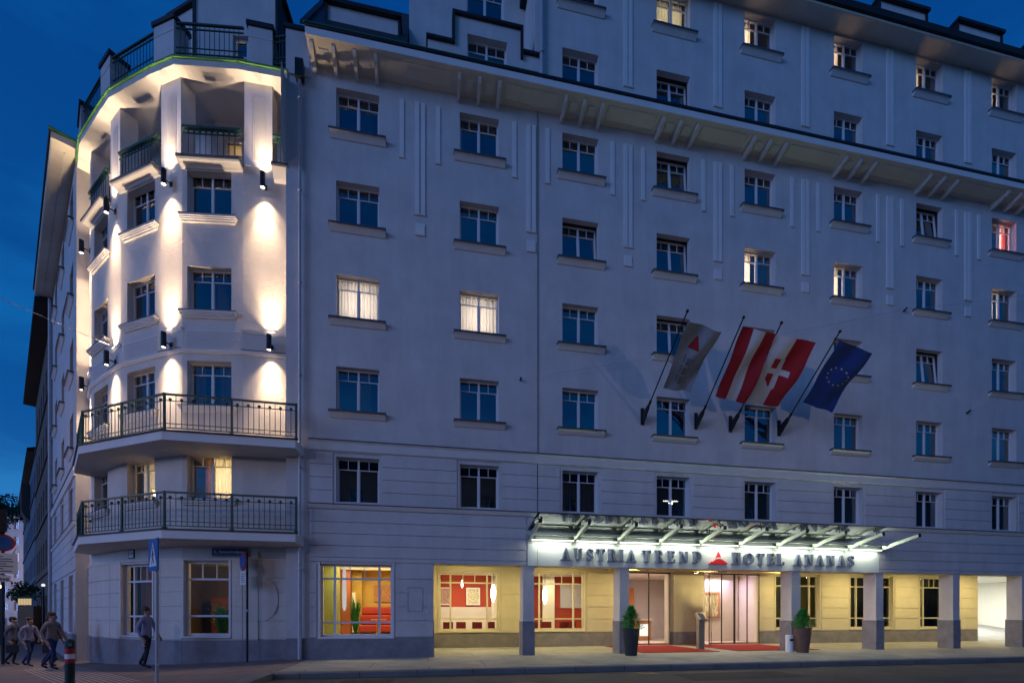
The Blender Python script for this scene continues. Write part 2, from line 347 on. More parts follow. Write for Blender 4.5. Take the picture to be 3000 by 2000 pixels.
def window(parent, fr, u, z, w, h, depth, kind, seed=0, sill='std', frm='std', name='window', v=0., roomdepth=1.3):
    P = Vector(fr.p(u, v - depth, z)); m = fr_w
    if frm == 'std': fm = wmesh('frame%g_%g' % (w, h), lambda b: frame_std(b, w, h))
    o = link(name, fm, parent, P, fr.ang)
    def sub(nm, me, off=(0, 0, 0)):
        c = bpy.data.objects.new(nm, me); COL.objects.link(c); c.parent = o; c.location = off; return c
    sub('pane', wmesh('pane%g_%g' % (w, h), lambda b: b.poly([(.04, .035, .04), (w - .04, .035, .04), (w - .04, .035, h - .04), (.04, .035, h - .04)], glass)))
    if sill == 'std':
        sm_ = sub('sill', wmesh('sill%g' % w, lambda b: sill_std(b, w)), (0, -depth, 0))
        if kind == 'dark': sm_.parent = parent; sm_.location = Vector(fr.p(u, v, z)) - wloc(parent); sm_.rotation_euler = (0, 0, fr.ang); o.rotation_euler = (R_(-5.0), 0, fr.ang)
    if sill == 'tw': sub('sill', wmesh('sillt%g' % w, lambda b: sill_tw(b, w)), (0, -depth, 0))
    rm_ = sub('room', wmesh('room%g_%g' % (w, h), lambda b: room_box(b, w, h)))
    if kind == 'dark' and sill == 'std': rm_.rotation_euler = (R_(5.0), 0, 0)
    def cur(tagk, spans, mat, y=.13, taper=0.):
        def f(b):
            for i, (a, c) in enumerate(spans): curtain(b, a * w, c * w, .03, h - .02, y, mat, .022, .11, seed + i, taper)
        sub('curtain', wmesh('cur%s_%g_%g_%d' % (tagk, w, h, seed % 5), f))
    K = kind
    if K == 'blue':
        if seed % 7 == 0: cur('b1', [(.02, .47), (.53, .98)], curt_pale)
        elif seed % 5 == 1: cur('b2', [(.0, .3), (.62, 1.)], curt_pale); cur('b3', [(.0, .98)], curt, .2)
        else: cur('b', [(.0, .98)], curt)
    elif K == 'half': cur('h', [(.0, .5)], curt)
    elif K == 'half2': cur('g', [(.52, .8)], curt_lit)
    elif K == 'side': cur('s', [(.0, .2), (.8, 1.)], curt)
    elif K in ('lit', 'litL', 'litR', 'litred', 'litB', 'litdim'):
        if K == 'lit': cur('L', [(0, 1.)], curt_lit)
        elif K == 'litL': cur('LL', [(0, .36)], curt_lit, .13); cur('LR', [(.62, .9)], curt, .16)
        elif K == 'litR': cur('R', [(.5, 1.)], curt_lit); cur('R2', [(.30, .46)], curt_brown, .1)
        elif K == 'litB': cur('B', [(.0, .46), (.52, .9)], curt_lit)
        elif K == 'litred': cur('Q', [(.55, .72)], curt_lit); cur('Q2', [(.72, .9)], curt_red)
        else: cur('D', [(.2, 1.)], curt_lit)
        colr = {'lit': (1., .86, .72), 'litL': (1., .74, .52), 'litR': (1, .72, .32), 'litred': (1, .55, .42), 'litB': (1, .88, .55), 'litdim': (1, .75, .4)}[K]
        e = {'lit': 11., 'litL': 8, 'litR': 9, 'litred': 10, 'litB': 7., 'litdim': 4.}[K] * (.6 if z > 20 else 1.15)
        d = bpy.data.lights.new('room_light', 'AREA'); d.energy = e; d.color = colr; d.shape = 'RECTANGLE'; d.size = w * .8; d.size_y = h * .8
        c = bpy.data.objects.new('room_light', d); COL.objects.link(c); c.parent = o; d.spread = R_(110 if K == 'lit' else (35 if z > 20 else 60)); fx = {'litL': .2, 'litred': .68, 'litR': .72, 'litdim': .6}.get(K, .5)
        if K in ('litL', 'litred'): d.size = w * .3
        c.location = (w * fx, .9, h * .5); c.rotation_euler = (R_(-90), 0, 0) if False else (R_(90), 0, R_(180))
    return o

# ------------------------------------------------------------------ geometry of the corner
G0 = [(-1.25, -.148), (-2.646, -.14), (-4.418, .078), (-5.384, .555), (-6.831, 1.418), (-7.679, 2.173), (-8.752, 3.244), (-9.62, 4.50)]  # terrace edge, right to left
def offs(P, d):                              # inward offset (into the building)
    out = []; n = len(P)
    nr = []
    for i in range(n - 1):
        dx, dy = P[i][0] - P[i + 1][0], P[i][1] - P[i + 1][1]; L = math.hypot(dx, dy); nr.append((-dy / L, dx / L))
    for i in range(n):
        if i == 0: a = nr[0]; out.append((P[i][0] + a[0] * d, P[i][1] + a[1] * d))
        elif i == n - 1: a = nr[-1]; out.append((P[i][0] + a[0] * d, P[i][1] + a[1] * d))
        else:
            a, b = nr[i - 1], nr[i]; k = d / (1 + a[0] * b[0] + a[1] * b[1]); out.append((P[i][0] + (a[0] + b[0]) * k, P[i][1] + (a[1] + b[1]) * k))
    return out
Wp = [(-1.25, .30), (-2.66, .31), (-4.48, .535), (-5.28, .94), (-6.93, 1.91), (-7.58, 2.51), (-8.90, 3.78), (-9.60, 4.80)]
G = offs(Wp, -.34); Pp = offs(Wp, -.012); Lp = offs(Wp, 1.30)
def facets(P): return [FR(P[i + 1], (P[i][0] - P[i + 1][0], P[i][1] - P[i + 1][1])) for i in range(len(P) - 1)]  # 0:P1 1:W1 2:P2 3:W2 4:P3 5:W3 6:P4
TF = facets(Wp)
SD = (.597, -.802)                            # along the side facade, towards the corner
E0 = Wp[-1]; sn = (SD[1], -SD[0])             # outward normal of the side facade
E1 = (E0[0] + sn[0] * .36, E0[1] + sn[1] * .36)
SIDE_L = 12.0
SFR = FR((E1[0] - SD[0] * SIDE_L, E1[1] - SD[1] * SIDE_L), SD); SFR.L = SIDE_L
def gz(x): return -.04 * min(11., max(0., -x - .9))

# ------------------------------------------------------------------ ground
mb = MB()
mb.poly([(-300, -300, -1.2), (400, -300, -1.2), (400, 400, -1.2), (-300, 400, -1.2)], asph)
tag(mb.build('ground'), kind='structure')
mb = MB(); mb.poly([(-.95, -60, -.15), (90, -60, -.15), (90, -3.7, -.15), (-.95, -3.7, -.15)], asph)
tag(mb.build('road'), kind='structure')
mb = MB(); mb.poly([(-.6, -3.42, 0), (60, -3.42, 0), (60, 4.5, 0), (-.6, 4.5, 0)], pave)
tag(mb.build('pavement'), kind='structure')
mb = MB()
xs = [-1.0, -.9, -2, -3, -4, -5, -6, -7, -8, -9, -10, -11, -11.9, -40, -160]; xs = sorted(set(xs)); ys = [-60, -3.4, 10, 160]
for a, b in zip(xs[:-1], xs[1:]):
    for c, d in zip(ys[:-1], ys[1:]): mb.poly([(a, c, gz(a)), (b, c, gz(b)), (b, d, gz(b)), (a, d, gz(a))], pave2)
tag(mb.build('plaza_pavement'), kind='structure')
mb = MB()
mb.prof(FR((0, 0), (1, 0)), -.6, 60, [(3.42, 0.004), (3.70, 0.004), (3.74, -.03), (3.74, -.3), (3.42, -.3)], kerbm)
mb.poly([(-1.0, -60, .003), (-.6, -60, .003), (-.6, -3.42, .003), (-1.0, -3.42, .003)], kerbm)
mb.poly([(-.6, -60, .003), (-.6, -60, -.3), (-.6, -3.72, -.3), (-.6, -3.72, .003)], kerbm)
mb.poly([(-1.0, -3.42, .003), (-.6, -3.42, .003), (-.6, 4, .002), (-1.0, 4, .002)], pave2)
tag(mb.build('kerb'), kind='structure')
mb = MB()
a0 = Vector((-9.0, 2.0)); dd = Vector((.64, -.768)); pp = Vector((.768, .64))
for i in range(12):
    s = a0 + pp * (i * .105 - .6); e = s + dd * 8.2; w = pp * .018
    n = 10
    for k in range(n):
        p = s + dd * (8.2 * k / n); q = s + dd * (8.2 * (k + 1) / n)
        mb.poly([((p - w).x, (p - w).y, gz(p.x) + .006), ((q - w).x, (q - w).y, gz(q.x) + .006), ((q + w).x, (q + w).y, gz(q.x) + .006), ((p + w).x, (p + w).y, gz(p.x) + .006)], tact)
tag(mb.build('tactile_paving'), kind='structure')
mb = MB()
for i in range(9): mb.box(ID, 8.35 + i * .07, 8.385 + i * .07, 4.0, 4.5, -.147, -.142, metal_d)
for c in ((8.3, 8.34), (8.98, 9.02)): mb.box(ID, c[0], c[1], 3.95, 4.55, -.147, -.14, kerbm)
pm = pmat('asphalt_patch', (.038, .038, .038), .8, bump=.5, bscale=90, var=.25, vscale=2)
m2_ = MB(); m2_.poly([(9.2, -5.9, -.146), (12.6, -5.7, -.146), (12.5, -4.5, -.146), (9.3, -4.6, -.146)], pm); m2_.poly([(1.0, -5.6, -.146), (2.1, -5.6, -.146), (2.3, -4.2, -.146), (1.1, -4.2, -.146)], pm); tag(m2_.build('road_patch'), kind='structure')
m2_ = MB(); m2_.lathe((5.2, -5.6, -.15), [(.34, .002), (.34, .008), (.30, .008), (.30, .004), (.001, .005)], metal_d, 24, closed=False); tag(m2_.build('manhole_cover', loc=(5.2, -5.6, -.15)), 'round dark manhole cover set in the road', 'manhole')
tag(mb.build('drain_grate'), 'small street drain grate lying in the road by the kerb', 'drain')

# ------------------------------------------------------------------ the hotel
H = thing('hotel_building', 'pale stucco corner hotel with a floodlit corner tower and a lit street arcade', 'building', (0, 0, 0))
XL = [.20, 4.16, 7.755, 11.335, 14.95, 18.92, 22.88, 26.81, 30.8, 34.8]; WW = 1.34; WH = 1.46
ROWS = {'A': 16.87, 'B': 13.885, 'C': 10.885, 'D': 7.92, 'E': 5.02, 'U': 19.86, 'V': 22.85}
XR = 42.
mb = MB()
holes = []
for r, z in ROWS.items():
    for i, x in enumerate(XL):
        if r in 'UV' and i < 2: continue
        holes.append((x, x + WW, z, z + WH))
shop = (-.29, 1.96, .68, 3.04)
low = [h for h in holes if h[3] < 19]; up = [h for h in holes if h[2] > 19]
mb.wall(ID, -1.3, XR, 3.1, 19.1, low, stucco, .2)
mb.wall(ID, 6.78, XR, 19.1, 24.4, up, stucco, .2)
mb.wall(ID, -1.3, 3.29, -1, 3.1, [shop], stucco, .2)
mb.poly([(3.29, 0, -1), (3.29, 4.3, -1), (3.29, 4.3, 3.5), (3.29, 0, 3.5)], lintel_s)
mb.poly([(-1.3, 0, -1), (-1.3, .6, -1), (-1.3, .6, 19.9), (-1.3, 0, 19.9)], stucco)     # return beside the tower
mb.poly([(6.78, 0, 19.0), (6.78, 8, 19.0), (6.78, 8, 24.4), (6.78, 0, 24.4)], stucco)
mb.poly([(3.29, 0, 3.1), (XR, 0, 3.1), (XR, .62, 3.1), (3.29, .62, 3.1)], lintel_s)       # underside of the arcade beam
mb.poly([(3.29, .62, 3.1), (XR, .62, 3.1), (XR, .62, 3.5), (3.29, .62, 3.5)], lintel_s)
mb.poly([(XR, 0, -1), (XR, 14, -1), (XR, 14, 24.4), (XR, 0, 24.4)], stucco)
mb.build('facade_wall', H)
# rustication
mb = MB()
CT = (6.55, 21.0)                             # sign panel without grooves
eh = [(x - .1, x + WW + .1, 4.95, 6.6) for x in XL]
mb.bands(ID, -.6, 6.83, [4.94, 5.378, 5.794, 6.21, 6.62], eh, stucco); mb.bands(ID, 6.87, XR, [4.94, 5.378, 5.794, 6.21, 6.62], eh, stucco)
for a, b, zs in ((-.6, 6.45, [3.10, 3.242, 3.616, 4.004, 4.378, 4.78]), (21.05, XR, [3.10, 3.242, 3.616, 4.004, 4.378, 4.78]), (6.5, 21.0, [4.02, 4.378, 4.78])):
    mb.bands(ID, a, b, zs, [], stucco)
mb.bands(ID, -.6, 3.285, [.67, 1.206, 1.663, 2.12, 2.577, 3.04], [(shop[0] - .1, shop[1] + .1, .6, 3.2), (2.45, 2.95, 1.5, 2.3)], stucco)
mb.box(ID, 2.47, 2.93, 0, .024, 1.52, 2.28, stucco)
mb.build('rusticated_courses', H)
mb = MB(); mb.box(ID, 6.5, 21.02, .0, .036, 3.1, 4.0, panelw); mb.build('sign_panel', H)
mb = MB()
mb.box(ID, -1.3, 3.31, 0, .06, -1, .655, plinth); mb.box(ID, 3.245, 3.31, -.2, .0, -1, 1.2, plinth)
mb.build('plinth', H)
mb = MB()
mb.prof(ID, -.62, XR, [(0, 6.98), (.1, 6.96), (.1, 6.93), (.07, 6.9), (.055, 6.66), (0, 6.62)], trim)
mb.box(ID, -.63, XR, 0, .125, 6.96, 6.99, sillcap)
mb.prof(ID, -.62, XR, [(0, 4.95), (.11, 4.93), (.1, 4.88), (.05, 4.79), (0, 4.79)], trim)
mb.box(ID, -.63, XR, 0, .135, 4.925, 4.95, sillcap)
mb.build('string_course', H)
mb = MB(); mb.box(ID, 6.845, 6.857, 0, .04, 3.1, 18.86, plinth); mb.build('expansion_joint', H)
# lesenes
bays = [(XL[i] + WW + XL[i + 1]) / 2 for i in range(len(XL) - 1)]
for i, c in enumerate(bays):
    for a in (-.66, .52): mb = MB(); mb.box(ID, c + a, c + a + .14, 0, .03, 16.45, 18.35, trim_l); mb.box(ID, c + a - .02, c + a + .16, 0, .04, 16.42, 16.45, trim); mb.build('wall_strip', H)
    mb = MB()
    for a in (-.165, .025): mb.box(ID, c + a, c + a + .14, 0, .035, 14.66, 18.35, trim_l)
    mb.box(ID, c - .19, c + .19, 0, .045, 14.62, 14.66, trim); mb.build('double_wall_strip', H)
    mb = MB(); mb.box(ID, c - .15, c + .15, 0, .035, 13.98, 14.34, trim_l); mb.box(ID, c - .16, c + .16, 0, .045, 13.95, 13.98, trim); mb.build('wall_tile', H)
    if i >= 2:
        mb = MB()
        for a in (-.165, .025): mb.box(ID, c + a, c + a + .14, 0, .035, 20.45, 24.3, trim_l)
        mb.box(ID, c - .19, c + .19, 0, .045, 20.41, 20.45, trim); mb.build('double_wall_strip', H)
# main eave
mb = MB()
mb.prof(ID, -.55, XR, [(0, 18.86), (.72, 18.96), (.75, 18.96), (.75, 19.19), (.0, 19.3)], soffit)
mb.prof(ID, -.56, XR, [(.75, 18.95), (.78, 18.95), (.78, 19.17), (.75, 19.17)], trim_l)
mb.box(ID, -.58, XR, .65, .82, 19.19, 19.27, metal_d)
mb.build('cornice', H)
mb = MB()
mb.box(ID, -.6, 6.7, .65, .825, 19.27, 19.285, edge_g); mb.build('cornice_edge', H)
gx = [-.42, .22, .85, 1.48]
gr = [gx] + [[c - .55, c, c + .55] for c in [b for b in (4.38 - .62 + .35, )]]
def brk(x):
    m = MB(); m.prof(FR((x, 0), (1, 0)), -.05, .05, [(0, 18.87), (0, 18.62), (.1, 18.62), (.58, 18.78), (.66, 18.86), (.66, 18.96)], trim)
    return m
bx = [-.42, .22, .85, 1.48]
for i in range(1, 10): bx += [XL[i] - .05 + k for k in (0, .66, 1.32)]
base_b = None
for x in bx:
    if base_b is None: base_b = brk(x).build('bracket', H, loc=(x, 0, 18.5))
    else:
        o = base_b.copy(); COL.objects.link(o); o.parent = H; o.location = (x, 0, 18.5)
for a, b in zip(bx[:-1], bx[1:]):
    w = b - a; mb = MB()
    if w < .8: mb.prof(FR((0, 0), (1, 0)), a + w / 2 - .14, a + w / 2 + .14, [(.24, 18.85), (.5, 18.885), (.5, 18.94), (.24, 18.9)], trim)
    else:
        for q in (.14, .58): mb.box(ID, a + .22, b - .22, q, q + .03, 18.835 + q * .14, 18.9 + q * .14, trim)
        for q in (a + .22, b - .25): mb.prof(ID, q, q + .03, [(.17, 18.85), (.58, 18.91), (.58, 18.96), (.17, 18.9)], trim)
    mb.build('soffit_panel', H)
# columns and arcade
for i, (a, b) in enumerate(((6.33, 6.755), (9.88, 10.28), (16.975, 17.42), (20.893, 21.284), (24.747, 25.132), (28.45, 28.85), (32.2, 32.6))):
    m = MB(); m.box(ID, a + .02, b - .02, -.56, -.005, 1.2, 3.1, stucco); m.box(ID, a, b, -.6, .02, -.3, 1.2, plinth); m.box(ID, a - .008, b + .008, -.61, .028, 1.18, 1.205, trim)
    m.build('column', H)
YB = 4.3
BF = FR((0, YB), (1, 0))
rw = [(3.62, 6.18, .70, 3.3), (7.55, 10.10, .70, 3.3), (19.9, 22.4, .70, 3.36), (24.2, 26.8, .70, 3.36), (28.5, 30.05, .70, 3.36)]
doors = [(11.9, 14.2, 0.02, 3.36), (16.05, 18.85, 0.02, 3.36)]
mb = MB(); mb.wall(BF, 3.29, 32.3, -.3, 3.5, rw + doors, lintel_s, .2)
mb.poly([(3.29, .62, 3.5), (XR, .62, 3.5), (XR, YB, 3.5), (3.29, YB, 3.5)], lintel_s)
mb.build('arcade_wall', H)
mb = MB(); mb.bands(BF, 3.3, 32.28, [.62, 1.214, 1.745, 2.283, 2.808, 3.30], [(a - .12, b + .12, c - .1, 3.6) for a, b, c, d in rw] + [(11.7, 14.3, 0, 3.6), (15.95, 18.95, 0, 3.6)], lintel_s, .025, .028)
mb.build('arcade_courses', H)
mb = MB(); mb.bands(BF, 3.3, 32.28, [-.3, .61], [(11.7, 14.3, -1, 3.6), (15.95, 18.95, -1, 3.6)], plinth, .03, .02); mb.build('arcade_plinth', H)
# driveway passage
pw = pmat('passage_white', (.78, .78, .72), .8, var=.03)
mb = MB()
mb.poly([(32.3, YB, -.3), (32.3, 16, -.3), (32.3, 16, 3.5), (32.3, YB, 3.5)], pw); mb.poly([(32.3, 13, -.3), (XR, 10, -.3), (XR, 10, 3.5), (32.3, 13, 3.5)], pw)
mb.poly([(39.5, YB, -.3), (39.5, 16, -.3), (39.5, 16, 3.5), (39.5, YB, 3.5)], pw); mb.poly([(32.3, YB, 3.5), (39.5, YB, 3.5), (39.5, 16, 3.5), (32.3, 16, 3.5)], pw)
mb.wall(BF, 39.5, XR, -.3, 3.5, [], lintel_s)
mb.poly([(32.3, YB, .01), (39.5, YB, .01), (39.5, 9, .75), (32.3, 13, 1.2)], pmat('passage_floor', (.32, .33, .33), .7))
mb.build('driveway_passage', H)
light('passage_light', 'AREA', (35.5, 7.5, 3.42), H, 420, (1., .97, .88), shape='RECTANGLE', size=2.5, size_y=4, dir=(0, 0, -1))

# windows of the main front
KIND = {'A': ['half2', 'blue', 'blue', 'dark', 'blue', 'blue', 'dark', 'litred'], 'B': ['blue', 'blue', 'dark', 'blue', 'litL', 'litL', 'blue', 'litL'],
        'C': ['lit', 'lit', 'blue', 'blue', 'blue', 'blue', 'blue', 'blue'], 'D': ['half2', 'half', 'side', 'side', 'blue', 'half', 'side', 'side'],
        'E': ['blue', 'half', 'blue', 'side', 'blue', 'blue', 'side', 'blue'], 'U': ['', '', 'blue', 'dark', 'blue', 'blue', 'blue', 'blue'], 'V': ['', '', 'blue', 'litB', 'litL', 'litL', 'litL', 'litL']}
# rows: A lowest-under-eave .. photo rows: 3rd row lit windows sit in row C on the left, row B further right
KIND['B'] = ['blue', 'half', 'dark', 'dark', 'litL', 'litL', 'side', 'litL']; KIND['C'] = ['lit', 'lit', 'blue', 'dark', 'side', 'half', 'dark', 'side']; KIND['U'] = ['', '', 'half', 'dark', 'blue', 'half2', 'side', 'blue']
for r, z in ROWS.items():
    for i, x in enumerate(XL):
        if r in 'UV' and i < 2: continue
        k = KIND[r][i] if i < 8 else 'dark'
        window(H, ID, x, z, WW, WH, .2, k, seed=i + ord(r), sill=None if r == 'E' else 'std')

# shop style windows
def shopwin(fr, u0, u1, z0, z1, mat, depth=.15, f=(.19, .81), t=(.2, .80), thin=(.40, .60), gl=glass_c, name='shop_window'):
    w, h = u1 - u0, z1 - z0; b = MB(); frame_shop(b, w, h, mat, f, t, thin); P = Vector(fr.p(u0, -depth, z0))
    o = link(name, b.mesh(name), H, P, fr.ang)
    c = MB(); c.poly([(.05, .04, .05), (w - .05, .04, .05), (w - .05, .04, h - .05), (.05, .04, h - .05)], gl)
    q = bpy.data.objects.new('pane', c.mesh('pane', recalc=False)); COL.objects.link(q); q.parent = o
    s = MB(); s.box(LOC, -.06, w + .06, 0, depth + .07, -.05, -.002, mat)
    for a, b2 in ((-.06, -.001), (w + .001, w + .06)): s.box(LOC, a, b2, depth, depth + .03, -.002, h + .05, mat)
    q = bpy.data.objects.new('surround', s.mesh('surround')); COL.objects.link(q); q.parent = o
    return o
shopwin(ID, *shop[:2], shop[2], shop[3], fr_w, .15)
for h in rw[:4]: shopwin(BF, *h, fr_warm, .12)
shopwin(BF, *rw[4], fr_warm, .12, f=(.24,), thin=(.5, .7))
# entrance: header beam, sliding glass doors
brass = pmat('brass_beam', (.42, .34, .14), .35, .7, var=.05)
dfr = pmat('door_frame_dark', (.06, .045, .03), .5, .3, var=.1)
mb = MB(); mb.box(ID, 10.9, 19.6, -3.7, -3.45, 3.36, 3.5, brass)
for x in (12.35, 16.2): mb.box(ID, x, x + .4, -3.45, -3.38, 3.34, 3.40, metal_d)
mb.build('door_header', H)
for a, b, n in ((12.0, 14.15, 2), (16.1, 18.8, 4)):
    for k in range(n):
        x0 = a + (b - a) * k / n; x1 = a + (b - a) * (k + 1) / n; YD = -4.0 - (.03 if k % 2 else 0)
        m = MB()
        for p, q in ((x0, x0 + .035), (x1 - .035, x1)): m.box(ID, p, q, YD - .03, YD, .03, 3.34, dfr)
        m.box(ID, x0 + .035, x1 - .035, YD - .03, YD, .03, .1, brass); m.box(ID, x0 + .035, x1 - .035, YD - .03, YD, 3.28, 3.34, dfr)
        d = m.build('glass_door', H)
        g = MB(); g.poly([(x0 + .03, -YD + .015, .08), (x1 - .03, -YD + .015, .08), (x1 - .03, -YD + .015, 3.3), (x0 + .03, -YD + .015, 3.3)], glass_c); g.build('pane', d, recalc=False)
m = MB(); m.box(ID, 14.2, 16.05, -3.78, -3.72, 0.0, 3.34, glass_c); m.build('glass_screen', H, recalc=True)

# ------------------------------------------------------------------ tower
OPEN = {1: (.20, 1.52), 3: (.17, 1.50), 5: (.08, 1.42)}
tz = ['E', 'D', 'C', 'B']
tk = {('B', 1): 'half2', ('C', 1): 'half2', ('D', 1): 'blue', ('E', 1): 'litR', ('B', 3): 'blue', ('C', 3): 'blue', ('D', 3): 'blue', ('E', 3): 'litdim', ('B', 5): 'side', ('C', 5): 'dark', ('D', 5): 'dark', ('E', 5): 'dark'}
mb = MB(); wins = []
gopen = {1: (.05, 1.42, .72, 3.10), 3: (.02, 1.55, .72, 3.06), }
for i, fr in enumerate(TF):
    hs = []
    if i in OPEN:
        c = fr.L / 2 + {1: -.10, 3: .02, 5: -.0}[i]
        for r in tz:
            hs.append((c - .67, c + .67, ROWS[r], ROWS[r] + WH)); wins.append((i, c - .67, r))
        if i in gopen: hs.append(gopen[i])
    mb.wall(fr, 0, fr.L, -1.2, 15.6, hs, stucco_tw, .2)
mb.poly([Wp[-1] + (-1.2,), (*E1, -1.2), (*E1, 18.75), Wp[-1] + (18.75,)], stucco_tw)          # lit return at the left end
for P, z in ((Wp, 15.6), (Wp, 15.3)):
    mb.poly([(x, y, z) for x, y in P] + [(-7, 6, z), (-1.25, 6, z)], stucco_tw)
mb.build('tower_wall', H)
for i, u, r in wins: window(H, TF[i], u, ROWS[r], WW, WH, .2, tk[(r, i)], seed=i * 3 + ord(r), sill='tw')
# tower string courses, ribbed panels
mb = MB()
for i, fr in enumerate(TF):
    e = .02
    mb.prof(fr, -e, fr.L + e, [(0, 9.74), (.09, 9.72), (.08, 9.66), (.03, 9.6), (0, 9.6)], trim_l)
    mb.box(fr, -e, fr.L + e, 0, .10, 9.725, 9.745, sillcap) if i % 2 == 0 else None
    if i % 2 == 0: mb.prof(fr, -e, fr.L + e, [(0, 10.42), (.07, 10.40), (.06, 10.36), (.02, 10.3), (0, 10.3)], trim_l)
    else:
        for k in range(8): mb.box(fr, .12, fr.L - .12, 0, .022, 9.80 + k * .07, 9.84 + k * .07, trim_l)
    mb.prof(fr, -e, fr.L + e, [(0, 3.2), (.05, 3.18), (.04, 3.13), (0, 3.12)], trim)
    mb.bands(fr, 0.01, fr.L - .01, [.62, 1.206, 1.663, 2.12, 2.577, 3.16], [(gopen[i][0] - .1, gopen[i][1] + .1, -1, 3.2)] if i in gopen else ([(fr.L * .42 - .48, fr.L * .42 + .48, 1.4, 2.45)] if i == 0 else []), stucco_tw, .025)
    mb.box(fr, -e, fr.L + e, 0, .05, -1.2, .6, plinth)
mb.build('tower_courses', H)
m = MB(); f = TF[0]; cu_ = f.L * .42; q = 36
P_ = [f.p(cu_ + .46 * math.cos(2 * math.pi * i / q), .018, 1.9 + .70 * math.sin(2 * math.pi * i / q)) for i in range(q)]
m.ext(P_, (f.n[0] * .022, f.n[1] * .022, 0), stucco_tw); m.build('oval_medallion', H)
# loggia: ledges, piers, ceiling, back wall
mb = MB()
for i in (1, 3, 5):
    fr = TF[i]
    mb.prof(fr, -.03, fr.L + .03, [(0, 15.62), (.30, 15.60), (.32, 15.56), (.32, 15.51), (0, 15.51)], sillcap)
    mb.prof(fr, -.02, fr.L + .02, [(0, 15.505), (.29, 15.505), (.27, 15.46), (.10, 15.42), (.05, 15.38), (0, 15.38)], trim_l)
mb.build('loggia_ledge', H)
PF = facets(Pp)
for i in (0, 2, 4, 6):
    fr = PF[i]; m = MB(); L = fr.L; a, b = (.05, L * .62) if i == 0 else (.04, L - .04)
    if i == 6: a, b = L * .45, L - .04
    m.box(fr, a, b, -.5, 0, 15.62, 18.26, trim_l)
    n = 8; w = (b - a) * .5; s0 = a + (b - a) * .3
    for k in range(n): m.box(fr, s0 + w * k / n, s0 + w * (k + .5) / n, 0, .012, 15.8, 17.8, trim_l)
    m.build('pier', H)
LFc = facets(Lp)
mb = MB()
for i, fr in enumerate(LFc):
    hs = [(fr.L / 2 - .45, fr.L / 2 + .75, 15.62, 17.75)] if i == 1 else []
    mb.wall(fr, 0, fr.L, 15.6, 18.26, hs, trim, .1)
mb.wall(FR((-1.3, .05), (0, 1)), -.6, 3, 15.6, 18.26, [], trim)
mb.build('loggia_wall', H)
fr = LFc[1]
m = MB(); u0 = fr.L / 2 - .45
F2 = FR(fr.p(u0, -.1, 0)[:2], fr.d)
for a, b, z0, z1 in ((0, .07, 0, 2.13), (.565, .635, 0, 2.13), (1.13, 1.2, 0, 2.13), (.07, 1.13, 2.06, 2.13), (.07, .565, 0, .1), (.635, 1.13, 0, .1), (.07, .565, 1.55, 1.6), (.635, 1.13, 1.55, 1.6), (.3, .325, 1.6, 2.06), (.87, .895, 1.6, 2.06)):
    m.box(F2, a, b, -.06, 0, 15.62 + z0, 15.62 + z1, fr_w)
d = m.build('loggia_door', H)
m = MB(); m.poly([F2.p(.03, -.03, 15.65), F2.p(1.17, -.03, 15.65), F2.p(1.17, -.03, 17.7), F2.p(.03, -.03, 17.7)], glass); m.build('pane', d, recalc=False)
m = MB(); m.poly([F2.p(-.3, -1.2, 15.6), F2.p(1.5, -1.2, 15.6), F2.p(1.5, -1.2, 17.8), F2.p(-.3, -1.2, 17.8)], pmat('loggia_room', (.6, .42, .2), .9)); m.box(F2, .05, .5, -.2, -.15, 15.65, 17.7, curt_lit)
m.poly([F2.p(-.3, -1.2, 17.8), F2.p(1.5, -1.2, 17.8), F2.p(1.5, -.1, 17.8), F2.p(-.3, -.1, 17.8)], roomd)
for s_ in (-.3, 1.5): m.poly([F2.p(s_, -1.2, 15.6), F2.p(s_, -.1, 15.6), F2.p(s_, -.1, 17.8), F2.p(s_, -1.2, 17.8)], roomd)
m.build('room', d)
light('loggia_room_light', 'POINT', F2.p(.6, -.7, 17.4), d, 14, (1, .7, .3), shadow_soft_size=.08)
# terrace slab
mb = MB()
top = [(x, y) for x, y in G]
inn = offs(G, 2.2)
n = len(G)
mb.poly([(x, y, 18.26) for x, y in G] + [(-6.5, 7.5, 18.26), (-1.25, 7.5, 18.26)], trim_l)
mb.poly([(x, y, 18.5) for x, y in G] + [(-6.5, 7.5, 18.5), (-1.25, 7.5, 18.5)], roofd)
for i, fr in enumerate(facets(G)):
    mb.poly([fr.p(0, 0, 18.26), fr.p(fr.L, 0, 18.26), fr.p(fr.L, 0, 18.46), fr.p(0, 0, 18.46)], stucco_tw)
mb.build('terrace_slab', H)
mb = MB()
for i, fr in enumerate(facets(G)): mb.box(fr, -.02, fr.L + .02, -.06, .05, 18.46, 18.515, edge_g)
mb.build('terrace_edge', H)
Tp = offs(G, .04); TFc = facets(Tp)
for i in (0, 2, 4, 6):
    fr = TFc[i]; L = fr.L; m = MB(); a, b = (.28, .98) if i == 0 else (.12, L - .02)
    m.box(fr, a, b, -.5, 0, 18.5, 19.72, stucco); m.box(fr, a - .05, b + .05, -.55, .05, 19.72, 19.86, roofd); m.box(fr, a - .012, b + .012, -.5, .012, 19.38, 19.40, trim)
    m.build('parapet_post', H)
m = MB(); m.box(ID, -1.3, -.6, -.6, .03, 18.5, 19.85, stucco); m.box(ID, -1.36, -.54, -.65, .09, 19.85, 19.97, roofd); m.box(ID, -1.33, -.57, -.6, .06, 18.44, 18.5, trim); m.build('parapet_post', H)

